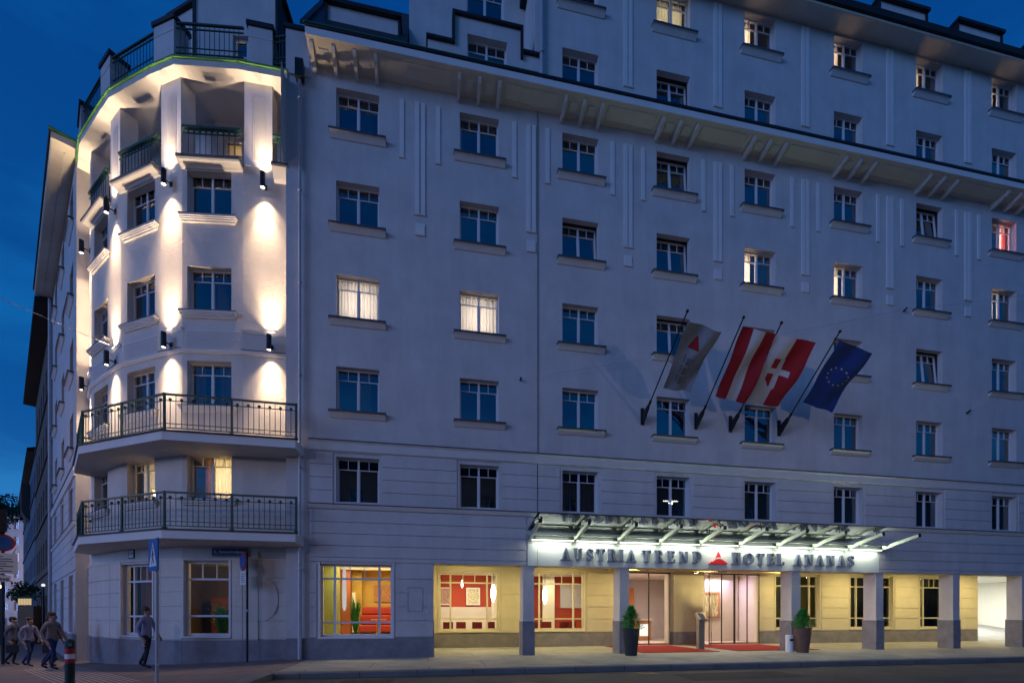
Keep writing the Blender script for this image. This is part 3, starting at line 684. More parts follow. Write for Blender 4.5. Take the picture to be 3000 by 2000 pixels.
def railing(name, pts, z0, h, parent, style='ball', posts=True, mat=None, sp=.155):
    mat = mat or metal_g; m = MB()
    for (x0, y0), (x1, y1) in zip(pts[:-1], pts[1:]):
        f = FR((x0, y0), (x1 - x0, y1 - y0)); L = f.L
        m.box(f, 0, L, -.03, .03, z0 + h - .05, z0 + h, mat)
        if style == 'ball':
            m.box(f, 0, L, -.012, .012, z0 + h - .22, z0 + h - .20, mat); m.box(f, 0, L, -.015, .015, z0 + .09, z0 + .115, mat); m.box(f, 0, L, -.012, .012, z0 + .22, z0 + .24, mat)
        elif style == 'terr':
            m.box(f, 0, L, -.015, .015, z0 + h - .2, z0 + h - .17, mat); m.box(f, 0, L, -.015, .015, z0 + .12, z0 + .15, mat); m.box(f, 0, L, -.012, .012, z0 + .3, z0 + .32, mat)
        else:
            m.box(f, 0, L, -.06, .05, z0 + h - .04, z0 + h + .03, mat); m.box(f, 0, L, -.015, .015, z0 + h - .2, z0 + h - .17, mat); m.box(f, 0, L, -.015, .015, z0 + .08, z0 + .1, mat)
        k = max(2, int(round(L / sp))); k += k % 2
        for j in range(1, k):
            u = L * j / k; zt = z0 + h - .05 if (style != 'ball' or j % 2 == 0) else z0 + h - .2
            m.box(f, u - .008, u + .008, -.008, .008, z0 + .09, zt, mat)
            if style == 'ball' and j % 2 == 1: m.ball(f.p(u, 0, z0 + h - .17), .045, mat)
            if style == 'scal': m.ball(f.p(u, 0, z0 + h - .12), .038, mat, 6)
        if posts:
            ns = max(1, int(round(L / 1.85)))
            for j in range(0, ns + 1):
                u = L * j / ns; m.box(f, u - .028, u + .028, -.028, .028, z0, z0 + h + .01, mat); m.box(f, u - .045, u + .045, -.06, .06, z0, z0 + .06, mat)
    return m.build(name, parent)
for i in (1, 3, 5):
    f = TFc[i]; railing('terrace_railing', [f.p(-.02, -.08, 0)[:2], f.p(f.L + .12, -.08, 0)[:2]], 18.62, 1.08, H, 'terr', False)
railing('terrace_railing', [TFc[0].p(.98, -.1, 0)[:2], (-1.3, -.02)], 18.62, 1.0, H, 'terr', False)
for i in (1, 3, 5):
    f = TF[i]; railing('loggia_railing', [f.p(.05, .08, 0)[:2], f.p(f.L - .02, .08, 0)[:2]], 15.62, 1.0, H, 'scal', False, sp=.17)
railing('loggia_railing', [(-1.75, .22), (-1.3, .22)], 15.62, 1.0, H, 'scal', False, sp=.17)
m = MB(); m.prof(TF[0], TF[0].L * .66, TF[0].L, [(0, 15.62), (.34, 15.60), (.36, 15.50), (0, 15.50)], sillcap); m.prof(TF[0], TF[0].L * .66, TF[0].L, [(0, 15.49), (.3, 15.49), (.1, 15.26), (0, 15.2)], trim_l); m.build('loggia_ledge', H)
# balconies
BP = [(-.86, -.66), (-4.46, -.70), (-7.70, 1.17), (-9.30, 3.52)]
def balcony(z):
    inner = [(-.75, 0), (-1.3, 0)] + [(x, y + .0) for x, y in Wp[:7]] + [Wp[-1]]
    outer = BP + [(BP[-1][0] + .45, BP[-1][1] + .65)]
    m = MB(); k = len(outer)
    ring = [(x, y) for x, y in outer]
    back = [(-8.0, 5.2), (-.75, 1.2)]
    poly = ring + back
    m.poly([(x, y, z) for x, y in poly], trim)
    c = Vector((-3.5, 3.0)); low = []
    for j, (x, y) in enumerate(poly):
        v = Vector((x, y)); low.append(v)
    ins = offs([ring[0]] + ring[1:], .45)
    for j in range(len(ring) - 1):
        (x0, y0), (x1, y1) = ring[j], ring[j + 1]; (a0, b0), (a1, b1) = ins[j], ins[j + 1]
        m.poly([(x0, y0, z), (x1, y1, z), (x1, y1, z - .25), (x0, y0, z - .25)], trim_l)
        m.poly([(x0, y0, z - .25), (x1, y1, z - .25), (a1, b1, z - .31), (a0, b0, z - .31)], stucco_tw)
    m.poly([(x, y, z - .31) for x, y in ins] + [(-8.0, 5.2, z - .31), (-.75, 1.2, z - .31)], stucco_tw)
    m.poly([(ring[0][0], ring[0][1], z), (ring[0][0], ring[0][1], z - .25), (ins[0][0], ins[0][1], z - .31), (-.75, .1, z - .31), (-.75, .1, z)], trim_l)
    o = m.build('balcony', H)
    e = MB()
    for j in range(len(ring) - 1):
        f = FR(ring[j + 1], (ring[j][0] - ring[j + 1][0], ring[j][1] - ring[j + 1][1])); e.box(f, -.02, f.L + .03, -.1, .05, z, z + .03, metal_d)
    e.build('edge_flashing', o)
    rl = offs(ring, .1); railing('railing', rl, z + .03, 1.1, o)
balcony(6.70); balcony(3.86)
# tower ground floor windows
shopwin(TF[1], *gopen[1], fr_w, .15, f=(), t=(.27, .76), thin=(.34, .66))
shopwin(TF[3], *gopen[3], fr_w, .15, f=(.26, .86), t=(.27, .76), thin=(.45, .65))
# roof of the tower: two attic dormers
def boxdormer(f, u0, u1, v, z0, z1, dep, holes=(), name='dormer'):
    m = MB(); m.wall(f, u0, u1, z0, z1, list(holes), stucco, .12, v)
    for u in (u0, u1): m.poly([f.p(u, v, z0), f.p(u, v - dep, z0), f.p(u, v - dep, z1), f.p(u, v, z1)], roofd)
    m.box(f, u0 - .12, u1 + .12, v - dep, v + .14, z1, z1 + .12, roofd)
    for u in (u0 - .08, u1): m.box(f, u, u + .08, v - .3, v + .06, z0, z1, roofd)
    return m.build(name, H)
f = LFc[1]
dh = (f.L / 2 - .28, f.L / 2 + .62, 18.6, 21.6)
boxdormer(f, -.75, 1.95, -.3, 18.5, 23.6, 5, [dh])
window_d = MB(); F3 = FR(f.p(dh[0], -.42, 0)[:2], f.d)
for a, b, z0, z1 in ((0, .07, 0, 3.), (.42, .48, 0, 3), (.83, .9, 0, 3.), (.07, .83, 2.93, 3.), (.07, .83, 2.35, 2.4), (.07, .83, 0, .08)): window_d.box(F3, a, b, -.05, 0, 18.6 + z0, 18.6 + z1, fr_w)
o = window_d.build('terrace_door', H)
m = MB(); m.poly([F3.p(.02, -.03, 18.6), F3.p(.88, -.03, 18.6), F3.p(.88, -.03, 21.6), F3.p(.02, -.03, 21.6)], glass); m.build('pane', o, recalc=False)
m = MB(); m.box(F3, -.3, 1.2, -1.2, -1.1, 18.5, 21.7, roomd); m.box(F3, .4, .8, -.25, -.2, 18.6, 21.5, curt_lit); m.build('room', o)
light('terrace_room_light', 'POINT', F3.p(.5, -.7, 21.0), o, 8, (1, .75, .4), shadow_soft_size=.1)
f = LFc[3]
boxdormer(f, -.35, 1.55, -.5, 18.5, 23.4, 5)
m = MB(); m.box(FR(f.p(0, -.5, 0)[:2], f.d), .75, 1.45, 0, .02, 19.3, 20.5, fr_w); m.box(FR(f.p(0, -.5, 0)[:2], f.d), .8, 1.4, .02, .025, 19.35, 20.45, glass); m.build('dormer_window', H)
m = MB()
ip = offs(G, 2.6); ip2 = offs(G, 4.2)
for (a, b, c, d) in zip(ip[:-1], ip[1:], ip2[1:], ip2[:-1]): m.poly([(*a, 18.5), (*b, 18.5), (*c, 20.8), (*d, 20.8)], roofd)
m.build('tower_roof', H)
# left mansard, stepped gable, setback wall
mb = MB()
mb.poly([(-.6, -.72, 19.27), (2.45, -.72, 19.27), (2.45, 3.6, 25.7), (-.6, 3.6, 25.7)], roofd); mb.poly([(-.6, -.72, 19.27), (-.6, 3.6, 19.27), (-.6, 3.6, 25.7)], roofd)
mb.poly([(-.6, 3.6, 18), (2.45, 3.6, 18), (2.45, 3.6, 25.7), (-.6, 3.6, 25.7)], roofd)
mb.box(ID, 2.45, 6.78, -.2, .8, 19.22, 19.262, roofd)
for k in range(12):
    y0 = -.72 + k * .36; mb.hexa([(-.72, y0, 19.27 + k * .536), (-.55, y0, 19.27 + k * .536), (-.55, y0 + .36, 19.27 + (k + 1) * .536), (-.72, y0 + .36, 19.27 + (k + 1) * .536), (-.72, y0, 19.39 + k * .536), (-.55, y0, 19.39 + k * .536), (-.55, y0 + .36, 19.39 + (k + 1) * .536), (-.72, y0 + .36, 19.39 + (k + 1) * .536)], roofd)
mb.build('mansard_roof', H)
boxdormer(FR((0, .35), (1, 0)), -.12, 2.12, 0, 19.7, 21.35, 2.5)
mb = MB()
gw = (4.42, 5.78, 19.55, 21.03)
mb.wall(ID, 3.1, 4.0, 19.1, 20.55, [], stucco); mb.wall(ID, 6.25, 6.78, 19.1, 20.75, [], stucco); mb.wall(ID, 4.0, 6.25, 19.1, 21.55, [gw], stucco, .2)
mb.poly([(3.1, 0, 19), (3.1, 1.6, 19), (3.1, 1.6, 20.55), (3.1, 0, 20.55)], stucco); mb.poly([(4.0, 0, 20.5), (4.0, 1.6, 20.5), (4.0, 1.6, 21.55), (4.0, 0, 21.55)], stucco); mb.poly([(4.0, 0, 21.55), (6.25, 0, 21.55), (6.25, 1.6, 21.55), (4.0, 1.6, 21.55)], roofd); mb.poly([(3.1, 0, 20.55), (4.0, 0, 20.55), (4.0, 1.6, 20.55), (3.1, 1.6, 20.55)], roofd)
mb.wall(FR((0, 1.6), (1, 0)), 2.45, 6.78, 19, 30, [(4.55, 5.95, 23.0, 25.2)], stucco, .25)
mb.poly([(2.45, 1.6, 19), (2.45, 8, 19), (2.45, 8, 30), (2.45, 1.6, 30)], stucco)
mb.build('gable_wall', H)
mb = MB(); t = .09
for a, b, z0, z1 in ((3.05, 4.0 - t, 20.55, 20.55 + t), (4.0 - t, 4.0, 20.55, 21.55 + t), (4.0, 6.25, 21.55, 21.55 + t), (6.25, 6.25 + t, 20.55, 21.55 + t), (6.25 + t, 6.9, 20.75, 20.75 + t)): mb.box(ID, a, b, -.25, .1, z0, z1, roofd)
mb.build('gable_coping', H)
window(H, ID, gw[0], gw[2], gw[1] - gw[0], gw[3] - gw[2], .2, 'blue', 3, None)
window(H, FR((0, 1.6), (1, 0)), 4.55, 23.0, 1.4, 2.2, .2, 'dark', 4, None)
# top eave, roof and dormers of the tall block
mb = MB()
mb.prof(ID, 6.6, XR, [(0, 24.4), (.68, 24.34), (.70, 24.36), (.70, 24.5), (0, 24.6)], soffit)
mb.build('upper_soffit', H)
mb = MB()
mb.prof(ID, 6.55, XR, [(.66, 24.40), (.80, 24.42), (.84, 24.62), (.62, 24.66), (.55, 24.85), (.42, 25.1), (-4, 30), (-4, 24.4)], roofd)
mb.build('upper_roof', H)
for x in (17.15, 21.08, 25.0, 28.9):
    boxdormer(ID, x, x + 2.25, .0, 25.2, 26.2, 3)
for x in (6.2,): pass
# downpipes
def pipe(pts, r, name='downpipe'):
    m = MB()
    for a, b in zip(pts[:-1], pts[1:]): m.tube(a, b, r, copper, 10)
    z0, z1 = pts[-1][2], pts[0][2]
    z = z1 - .6
    while z > z0 + .5:
        p = [q for q in pts if True][-1]; m.tube((p[0], p[1], z), (p[0], p[1], z + .06), r * 1.5, copper, 10); m.box(ID, p[0] - .012, p[0] + .012, -p[1] - .1, -p[1], z, z + .03, copper); z -= 2.9
    return m.build(name, H)
pipe([(-.86, -.14, 18.2), (-.86, -.14, 3.4)], .045); pipe([(-.86, -.14, 3.4), (-.86, -.14, -.1)], .06)
m = MB(); m.box(ID, -.98, -.74, .03, .26, 18.2, 18.75, metal_d); m.build('rainwater_hopper', H)
pipe([(6.98, -.12, 24.3), (6.98, -.12, 19.1)], .06)
# side facade
mb = MB(); sh = []
ncol = 3; su = [SIDE_L - 1.15 - 1.34 - k * 3.9 for k in range(ncol)]
for r in ('A', 'B', 'C', 'D', 'E'):
    for u in su: sh.append((u, u + WW, ROWS[r], ROWS[r] + WH))
gs = [(u - .1, u + 1.5, .7, 3.0) for u in su]
mb.wall(SFR, 0, SIDE_L, -1.2, 18.8, sh + gs, stucco, .2)
mb.poly([(E1[0], E1[1], 18.8), (E1[0], E1[1], -1.2), SFR.p(SIDE_L, -.4, -1.2), SFR.p(SIDE_L, -.4, 18.8)], stucco)
mb.build('side_wall', H)
for k, (a, b, c, d) in enumerate(sh): window(H, SFR, a, c, WW, WH, .2, 'side' if k % 3 else 'dark', k, 'std' if c > 6 else None)
for a, b, c, d in gs: shopwin(SFR, a, b, c, d, fr_w, .15, gl=glass)
mb = MB()
mb.prof(SFR, 0, SIDE_L, [(0, 6.98), (.1, 6.96), (.08, 6.66), (0, 6.62)], trim); mb.prof(SFR, 0, SIDE_L, [(0, 4.95), (.11, 4.93), (.05, 4.79), (0, 4.79)], trim)
mb.box(SFR, 0, SIDE_L, 0, .13, 4.93, 4.95, sillcap); mb.box(SFR, 0, SIDE_L, 0, .13, 6.96, 6.985, sillcap)
mb.bands(SFR, 0, SIDE_L, [4.94, 5.378, 5.794, 6.21, 6.62], [(u - .1, u + 1.44, 4.9, 6.6) for u in su], stucco); mb.bands(SFR, 0, SIDE_L, [3.10, 3.616, 4.004, 4.378, 4.78], [], stucco)
mb.bands(SFR, 0, SIDE_L, [.67, 1.206, 1.663, 2.12, 2.577, 3.04], [(a - .1, b + .1, 0, 3.1) for a, b, c, d in gs], stucco); mb.box(SFR, 0, SIDE_L, 0, .05, -1.2, .65, plinth)
mb.build('side_courses', H)
mb = MB()
mb.prof(SFR, -.1, SIDE_L + .28, [(-.3, 18.75), (.66, 18.68), (.70, 18.70), (.70, 18.9), (-.3, 19.0)], soffit); mb.prof(SFR, -.1, SIDE_L + .3, [(.66, 18.9), (.76, 18.9), (.76, 18.97), (-.3, 19.07), (-.3, 19.0)], metal_d)
mb.box(FR(SFR.p(SIDE_L + .285, 0, 0)[:2], SFR.d), 0, .03, -.3, .78, 18.95, 19.04, edge_g)
mb.box(SFR, .2, SIDE_L - .2, .3, .34, 18.66, 18.72, trim)
mb.poly([SFR.p(0, .6, 19.0), SFR.p(SIDE_L, .6, 19.0), SFR.p(SIDE_L, -3.5, 20.6), SFR.p(0, -3.5, 20.6)], roofd)
mb.build('side_cornice', H)
b = SFR.p(.2, .12, 0); m = MB(); m.tube((b[0], b[1], 18.6), (b[0], b[1], -.8), .07, copper); m.build('downpipe', H)

# ------------------------------------------------------------------ interiors
def room(name, X0, X1, Y0, Y1, z0, z1, wallm, floorm, ceilm, left=None, right=None, back=None, parent=H):
    m = MB()
    m.poly([(X0, Y1, z0), (X1, Y1, z0), (X1, Y1, z1), (X0, Y1, z1)], back or wallm); m.poly([(X0, Y0, z0), (X0, Y1, z0), (X0, Y1, z1), (X0, Y0, z1)], left or wallm)
    m.poly([(X1, Y0, z0), (X1, Y1, z0), (X1, Y1, z1), (X1, Y0, z1)], right or wallm)
    m.poly([(X0, Y0, z0), (X1, Y0, z0), (X1, Y1, z0), (X0, Y1, z0)], floorm); m.poly([(X0, Y0, z1), (X1, Y0, z1), (X1, Y1, z1), (X0, Y1, z1)], ceilm)
    return m.build(name, parent)
yel = pmat('wall_yellow', (.72, .48, .12), .85, var=.04); olive = pmat('wall_olive', (.42, .40, .14), .85, var=.05); ceilc = pmat('ceiling_cream', (.72, .66, .48), .9, var=.03)
floorw = pmat('floor_pale', (.55, .46, .34), .5, var=.1); redw = pmat('wall_red', (.45, .07, .035), .85, var=.06); creamw = pmat('wall_cream', (.66, .60, .50), .85, var=.05)
orangew = pmat('wall_orange', (.55, .17, .06), .85, var=.05)
room('breakfast_room', -2.2, 2.2, .25, 3.9, 0.5, 3.4, yel, floorw, ceilc, left=olive, back=yel)
ochre = pmat('wall_ochre', (.50, .33, .07), .85)
m = MB(); m.box(ID, -2.2, -.12, -2.8, -2.6, .5, 3.39, olive); m.box(ID, -.95, -.87, -2.58, -2.5, .5, 3.38, yel); m.box(ID, -.12, .2, -3.2, -3.0, .5, 3.39, orangew); m.box(ID, .2, .58, -3.6, -3.4, .5, 3.38, ochre); m.box(ID, -.75, -.3, -2.59, -2.56, .5, 3.2, pmat('wall_green', (.30, .34, .10), .8))
m.box(ID, -2.2, 2.2, -3.0, -2.85, 3.12, 3.37, ceilc); m.build('room_partition', H)
m = MB(); m.box(ID, .3, .42, -2.9, -2.8, .5, 2.25, ceilc); m.build('room_post', H)
light('breakfast_light', 'AREA', (.9, 1.9, 3.3), H, 80, (1, .82, .48), shape='RECTANGLE', size=2.2, size_y=1.2, dir=(0, 0, -1))
t = thing('hanging_lamp', 'long white tube lamp hanging before the orange wall in the leftmost lit window', 'lamp', (.05, 2.6, 1.6))
m = MB(); m.lathe((.05, 2.6, 1.55), [(.03, 0), (.07, .15), (.08, .6), (.06, 1.4), (.03, 1.8)], emat('tube_lamp', (.95, .92, .9), .55), 14); m.build('lamp_shade', t)
sofr = pmat('sofa_red', (.46, .05, .025), .45, var=.1, spec=.5)
S = thing('sofa', 'red upholstered bench sofa standing inside the leftmost lit ground floor window', 'sofa', (1.2, 3.4, .5))
for z0, z1, d in ((1.42, 1.72, .0), (1.02, 1.4, .05)):
    m = MB(); m.box(ID, .52, 1.95, -3.7, -3.42 + d, z0, z1, sofr); o = m.build('cushion', S); bv = o.modifiers.new('b', 'BEVEL'); bv.width = .05; bv.segments = 3
m = MB(); m.box(ID, .52, 1.95, -3.6, -2.95, .72, 1.0, sofr); o = m.build('seat', S); bv = o.modifiers.new('b', 'BEVEL'); bv.width = .05; bv.segments = 3
m = MB(); m.box(ID, .56, 1.9, -3.6, -3.05, .5, .72, metal_d); m.build('base', S)
T = thing('cafe_table', 'small wooden table with an orange leg in front of the red sofa', 'table', (1.4, 2.4, .5))
m = MB(); m.box(ID, 1.05, 1.6, -2.65, -2.15, 1.2, 1.24, pmat('table_wood', (.62, .42, .26), .4)); m.build('tabletop', T)
m = MB(); m.box(ID, 1.22, 1.32, -2.42, -2.32, .5, 1.2, pmat('table_leg', (.7, .28, .06), .5)); m.build('leg', T)
art1 = artmat('art_orange', [(.55, .2, .06), (.3, .16, .12), (.7, .45, .15), (.45, .12, .08), (.6, .3, .1)], 9)
m = MB(); m.box(ID, 1.0, 1.8, -3.88, -3.84, 1.92, 2.6, art1); tag(m.build('painting', loc=(1.4, 3.86, 1.92)), 'orange abstract painting on the yellow wall above the red sofa', 'painting')
# potted grass plant
def grassplant(x, y, z, h, n, label, name='potted_palm', spread=.25, pot=pot_k):
    t = thing(name, label, 'plant', (x, y, z)); m = MB(); m.lathe((x, y, z), [(.11, 0), (.15, .28), (.14, .28), (.13, .25)], pot, 14); m.build('pot', t)
    m = MB(); rnd = random.Random(int(x * 10) + 3)
    for i in range(n):
        a = rnd.random() * 6.28; s = spread * (.4 + rnd.random()); zb = z + .25 + rnd.random() * h * .45; L = h * (.35 + .4 * rnd.random()); w = .012 + .012 * rnd.random()
        p0 = Vector((x + .03 * math.cos(a), y + .03 * math.sin(a), zb)); p1 = p0 + Vector((math.cos(a) * s * .5, math.sin(a) * s * .5, L * .7)); p2 = p0 + Vector((math.cos(a) * s, math.sin(a) * s, L * (.6 + .5 * rnd.random())))
        q = Vector((-math.sin(a), math.cos(a), 0)) * w
        m.poly([p0 - q, p0 + q, p1 + q, p1 - q], leaf); m.poly([p1 - q, p1 + q, p2], leaf)
    m.tube((x, y, z + .2), (x, y, z + h * .7), .02, leaf, 6); m.build('foliage', t, recalc=False); return t
grassplant(.62, 1.3, .5, 1.2, 150, 'tall leafy bamboo plant inside the leftmost lit ground floor window', 'potted_bamboo', .24)
# restaurant
room('restaurant', 3.4, 11.6, YB + .2, 8.2, 0.2, 3.55, redw, floorw, ceilc, left=creamw, right=creamw)
m = MB(); m.box(ID, 3.42, 7.0, -8.19, -8.1, .2, 1.8, creamw); m.box(ID, 6.35, 6.5, -7.7, -7.5, .2, 3.5, ceilc); m.box(ID, 6.5, 7.6, -7.4, -7.3, .2, 3.5, creamw); m.box(ID, 3.42, 11.6, -6.6, -6.2, 3.3, 3.54, ceilc)
m.box(ID, 8.15, 8.35, -7.3, -7.1, .2, 3.5, ceilc); m.box(ID, 8.9, 9.5, -7.3, -7.1, .2, 3.5, ceilc); m.box(ID, 9.5, 11.59, -7.75, -7.65, .2, 3.5, redw); m.build('restaurant_partition', H)
light('restaurant_light', 'AREA', (5.4, 6.2, 3.25), H, 95, (1, .86, .66), shape='RECTANGLE', size=2.5, size_y=1.5, dir=(0, 0, -1)); light('restaurant_light', 'AREA', (9.0, 6.0, 3.25), H, 60, (1, .86, .66), shape='RECTANGLE', size=2, size_y=1.5, dir=(0, 0, -1))
arts = [((3.55, 4.32), (1.9, 2.78), artmat('art_dark', [(.1, .09, .08), (.5, .12, .08), (.6, .5, .4), (.08, .07, .07), (.55, .3, .1)], 9), 'dark swirled picture in a white frame, left one on the red restaurant wall'),
        ((5.12, 5.82), (1.9, 2.78), artmat('art_yellow', [(.12, .12, .08), (.7, .6, .2), (.8, .75, .6), (.2, .22, .12), (.8, .72, .5)], 10), 'yellow and black speckled picture in a white frame on the red restaurant wall')]
for (x0, x1), (z0, z1), am, lab in arts:
    t = thing('framed_picture', lab, 'picture', (x0, 8.1, z0))
    m = MB(); c = .05
    for a, b, p, q in ((x0, x1, z0, z0 + c), (x0, x1, z1 - c, z1), (x0, x0 + c, z0 + c, z1 - c), (x1 - c, x1, z0 + c, z1 - c)): m.box(ID, a, b, -8.1, -8.05, p, q, white)
    m.build('frame', t); m = MB(); m.box(ID, x0 + c, x1 - c, -8.1, -8.07, z0 + c, z1 - c, am); m.build('canvas', t)
m = MB(); m.box(ID, 9.95, 11.1, -7.64, -7.58, 1.75, 2.95, artmat('art_grey', [(.45, .47, .48), (.62, .62, .6), (.5, .42, .38), (.66, .68, .7)], 5, 4, (4, 1, .6)))
tag(m.build('wall_canvas', loc=(9.8, 7.7, 1.2)), 'large pale grey streaked canvas on the red wall in the second restaurant window', 'painting')
def pendant(x, y, z, s, lab, e=7):
    t = thing('pendant_lamp', lab, 'lamp', (x, y, z))
    m = MB(); m.lathe((x, y, z), [(.02, -.42 * s), (.10 * s, -.2 * s), (.11 * s, .05 * s), (.05 * s, .3 * s), (.02, .33 * s)], lampw, 14); m.build('lamp_shade', t, smooth=True)
    m = MB(); m.tube((x, y, z + .33 * s), (x, y, 3.5), .012, metal_d, 6); m.build('cord', t)
    light('bulb', 'POINT', (x, y, z - .55 * s), t, e, (1, .88, .7), shadow_soft_size=.1)
pendant(6.15, 5.7, 2.45, 1.1, 'white drop shaped pendant lamp glowing at the right of the first restaurant window'); pendant(8.55, 5.4, 2.35, 1.1, 'white drop shaped pendant lamp glowing at the left of the second restaurant window'); pendant(4.85, 7.4, 2.95, .5, 'small round white pendant lamp near the restaurant ceiling', 4)
chm = pmat('chair_red', (.22, .02, .02), .6, var=.1)
def cchair(x, y, rz, lab):
    t = thing('dining_chair', lab, 'chair', (x, y, .2), 'red dining chairs behind the restaurant windows')
    f = FR((x, y), (math.cos(rz), math.sin(rz)))
    m = MB(); m.box(f, -.22, .22, -.22, .22, .62, .68, chm); m.build('seat', t)
    m = MB(); m.box(f, -.22, .22, .18, .23, .78, 1.08, chm); m.build('backrest', t)
    for a in (-.2, .18):
        for b in (-.2, .18):
            m = MB(); m.box(f, a, a + .025, b, b + .025, .2, .62 if b < 0 else 1.05, fr_w); m.build('leg', t)
pos = [(4.0, 5.3, .2), (4.7, 5.6, -.3), (5.3, 5.2, .1), (5.9, 5.6, .4), (8.0, 5.3, .1), (8.7, 5.7, -.2), (9.3, 5.3, .3), (9.9, 5.8, 0)]
pl = ['leftmost red chair in the first restaurant window', 'second red chair from the left in the first restaurant window', 'third red chair from the left in the first restaurant window', 'rightmost red chair in the first restaurant window',
      'leftmost red chair in the second restaurant window', 'second red chair from the left in the second restaurant window', 'third red chair from the left in the second restaurant window', 'rightmost red chair in the second restaurant window']
for (x, y, r), l in zip(pos, pl): cchair(x, y, r, l)
# lobby
pinkw = pmat('lobby_beige', (.60, .54, .46), .7, var=.05); wood = pmat('lobby_wood', (.42, .2, .1), .5, var=.2, vscale=5)
room('lobby', 11.65, 19.6, YB + .22, 10.5, 0.01, 3.5, pinkw, floorw, ceilc, right=pinkw)
m = MB(); m.box(ID, 14.22, 16.0, -4.7, -4.52, 0.01, 3.5, lintel_s); m.box(ID, 15.7, 16.3, -7.0, -6.6, 0.02, 3.5, pinkw); m.box(ID, 17.6, 19.55, -6.8, -6.6, 0.01, 3.49, pinkw); m.build('lobby_partition', H)
m = MB(); m.bands(FR((0, 4.52), (1, 0)), 14.23, 15.99, [.02, .62, 1.214, 1.745, 2.283, 2.808, 3.35], [], lintel_s, .025, .028); m.build('lobby_courses', H)
light('lobby_light', 'AREA', (13.2, 6.5, 3.35), H, 130, (1, .84, .72), shape='RECTANGLE', size=3, size_y=2, dir=(0, 0, -1)); light('lobby_light', 'AREA', (17.6, 5.8, 3.35), H, 95, (1, .84, .72), shape='RECTANGLE', size=2, size_y=1.2, dir=(0, 0, -1))
light('lobby_violet_light', 'AREA', (13.0, 8.5, 3.3), H, 60, (.55, .35, 1), shape='RECTANGLE', size=2.5, size_y=.4, dir=(0, -.3, -1)); light('lobby_violet_light', 'AREA', (18.0, 6.4, 3.3), H, 42, (.55, .35, 1), shape='RECTANGLE', size=2., size_y=.2, dir=(0, -.3, -1))
m = MB(); m.box(ID, 13.6, 15.4, -10.45, -10.3, 1.3, 1.75, wood); m.box(ID, 14.7, 15.3, -10.44, -10.28, 2.0, 3.0, pmat('lobby_orange', (.6, .22, .06), .7)); m.build('back_shelf', H)
D_ = thing('reception_desk', 'pinkish wooden reception desk with a lit front behind the left glass door', 'desk', (13.2, 8, 0))
m = MB(); m.box(ID, 13.4, 15.2, -8.6, -7.9, 0.02, 1.1, wood); m.build('desk_front', D_); m = MB(); m.box(ID, 13.3, 15.3, -8.7, -7.8, 1.1, 1.16, pinkw); m.build('desk_top', D_)
m = MB(); m.box(ID, 14.5, 15.0, -7.88, -7.86, .25, .9, emat('desk_glow', (.9, .85, .75), 1.2)); m.build('lit_panel', D_)
M_ = thing('lobby_mirror', 'wood framed mirror on the lobby wall behind the right glass doors', 'mirror', (17.6, 8.4, 1.3))
m = MB(); c = .08
for a, b, p, q in ((16.4, 18.4, 1.25, 1.25 + c), (16.4, 18.4, 2.6 - c, 2.6), (16.4, 16.4 + c, 1.25 + c, 2.6 - c), (18.4 - c, 18.4, 1.25 + c, 2.6 - c)): m.box(ID, a, b, -6.58, -6.5, p, q, wood)
m.build('frame', M_); m = MB(); m.box(ID, 16.48, 18.32, -6.58, -6.55, 1.33, 2.52, artmat('mirror_view_painted', [(.28, .24, .08), (.4, .34, .14), (.6, .55, .4), (.33, .28, .1)], 2, 1, (3, 1, .5))); m.build('mirror_glass', M_)  # mirror reflection painted on as colour blotches
# offices on the right and the dim rooms of the tower
room('office', 19.7, 31.5, YB + .2, 6.6, 0.2, 3.5, olive, floorw, creamw)
light('office_light', 'POINT', (21.5, 5.6, 3.0), H, 6, (1, .85, .55), shadow_soft_size=.2)
m = MB(); curtain(m, 20.0, 20.8, .5, 3.4, 4.62, curt); curtain(m, 24.3, 26.7, .5, 3.4, 4.64, curt, seed=3); curtain(m, 28.7, 30.0, .5, 3.4, 4.6, curt, .03, .16, 5); m.build('office_curtain', H, recalc=False)
m = MB(); fr = TF[1]
room('corner_room', -6.2, -1.35, 2.6, 6.0, 0.0, 3.4, pmat('dim_brown', (.12, .085, .06), .8), roomd, olive)
m = MB(); f = TF[3]; m2 = MB()
def curt_on(f, u0, u1, z0, z1, v, mat, seed=1):
    mm = MB(); n = int((u1 - u0) / .02)
    for i in range(n):
        a = u0 + (u1 - u0) * i / n; b = u0 + (u1 - u0) * (i + 1) / n; va = v + .03 * math.sin(a * 50 + seed); vb = v + .03 * math.sin(b * 50 + seed)
        mm.poly([f.p(a, va, z0), f.p(b, vb, z0), f.p(b, vb, z1), f.p(a, va, z1)], mat)
    return mm.build('shop_curtain', H, recalc=False)
curt_on(TF[3], .35, 1.5, .75, 3.0, -.4, curt_brown)
m = MB()
for k in range(3): m.box(FR((-4.6 + k * 1.1, 4.2 - k * .5), (1, -.35)), 0, .8, 0, .05, 2.75 - k * .1, 2.79 - k * .1, MATS['lamp_white'])
m.box(ID, -5.6, -1.6, -5.6, -5.4, .1, 2.1, pmat('bar_front', (.25, .07, .04), .5, var=.3, vscale=4)); m.build('bar_counter', H)
light('corner_room_light', 'POINT', (-3.4, 3.4, 3.0), H, 75, (1, .7, .4), shadow_soft_size=.25)
m = MB(); m.box(TF[1], .9, 1.3, -1.3, -1.25, .6, 1.5, curt_lit); m.build('room_divider', H)
c = TF[1].p(.95, -.5, 0); grassplant(c[0], c[1], .35, 1.25, 130, 'spiky plant in the dim ground floor window below the corner tower', 'potted_palm', .45)

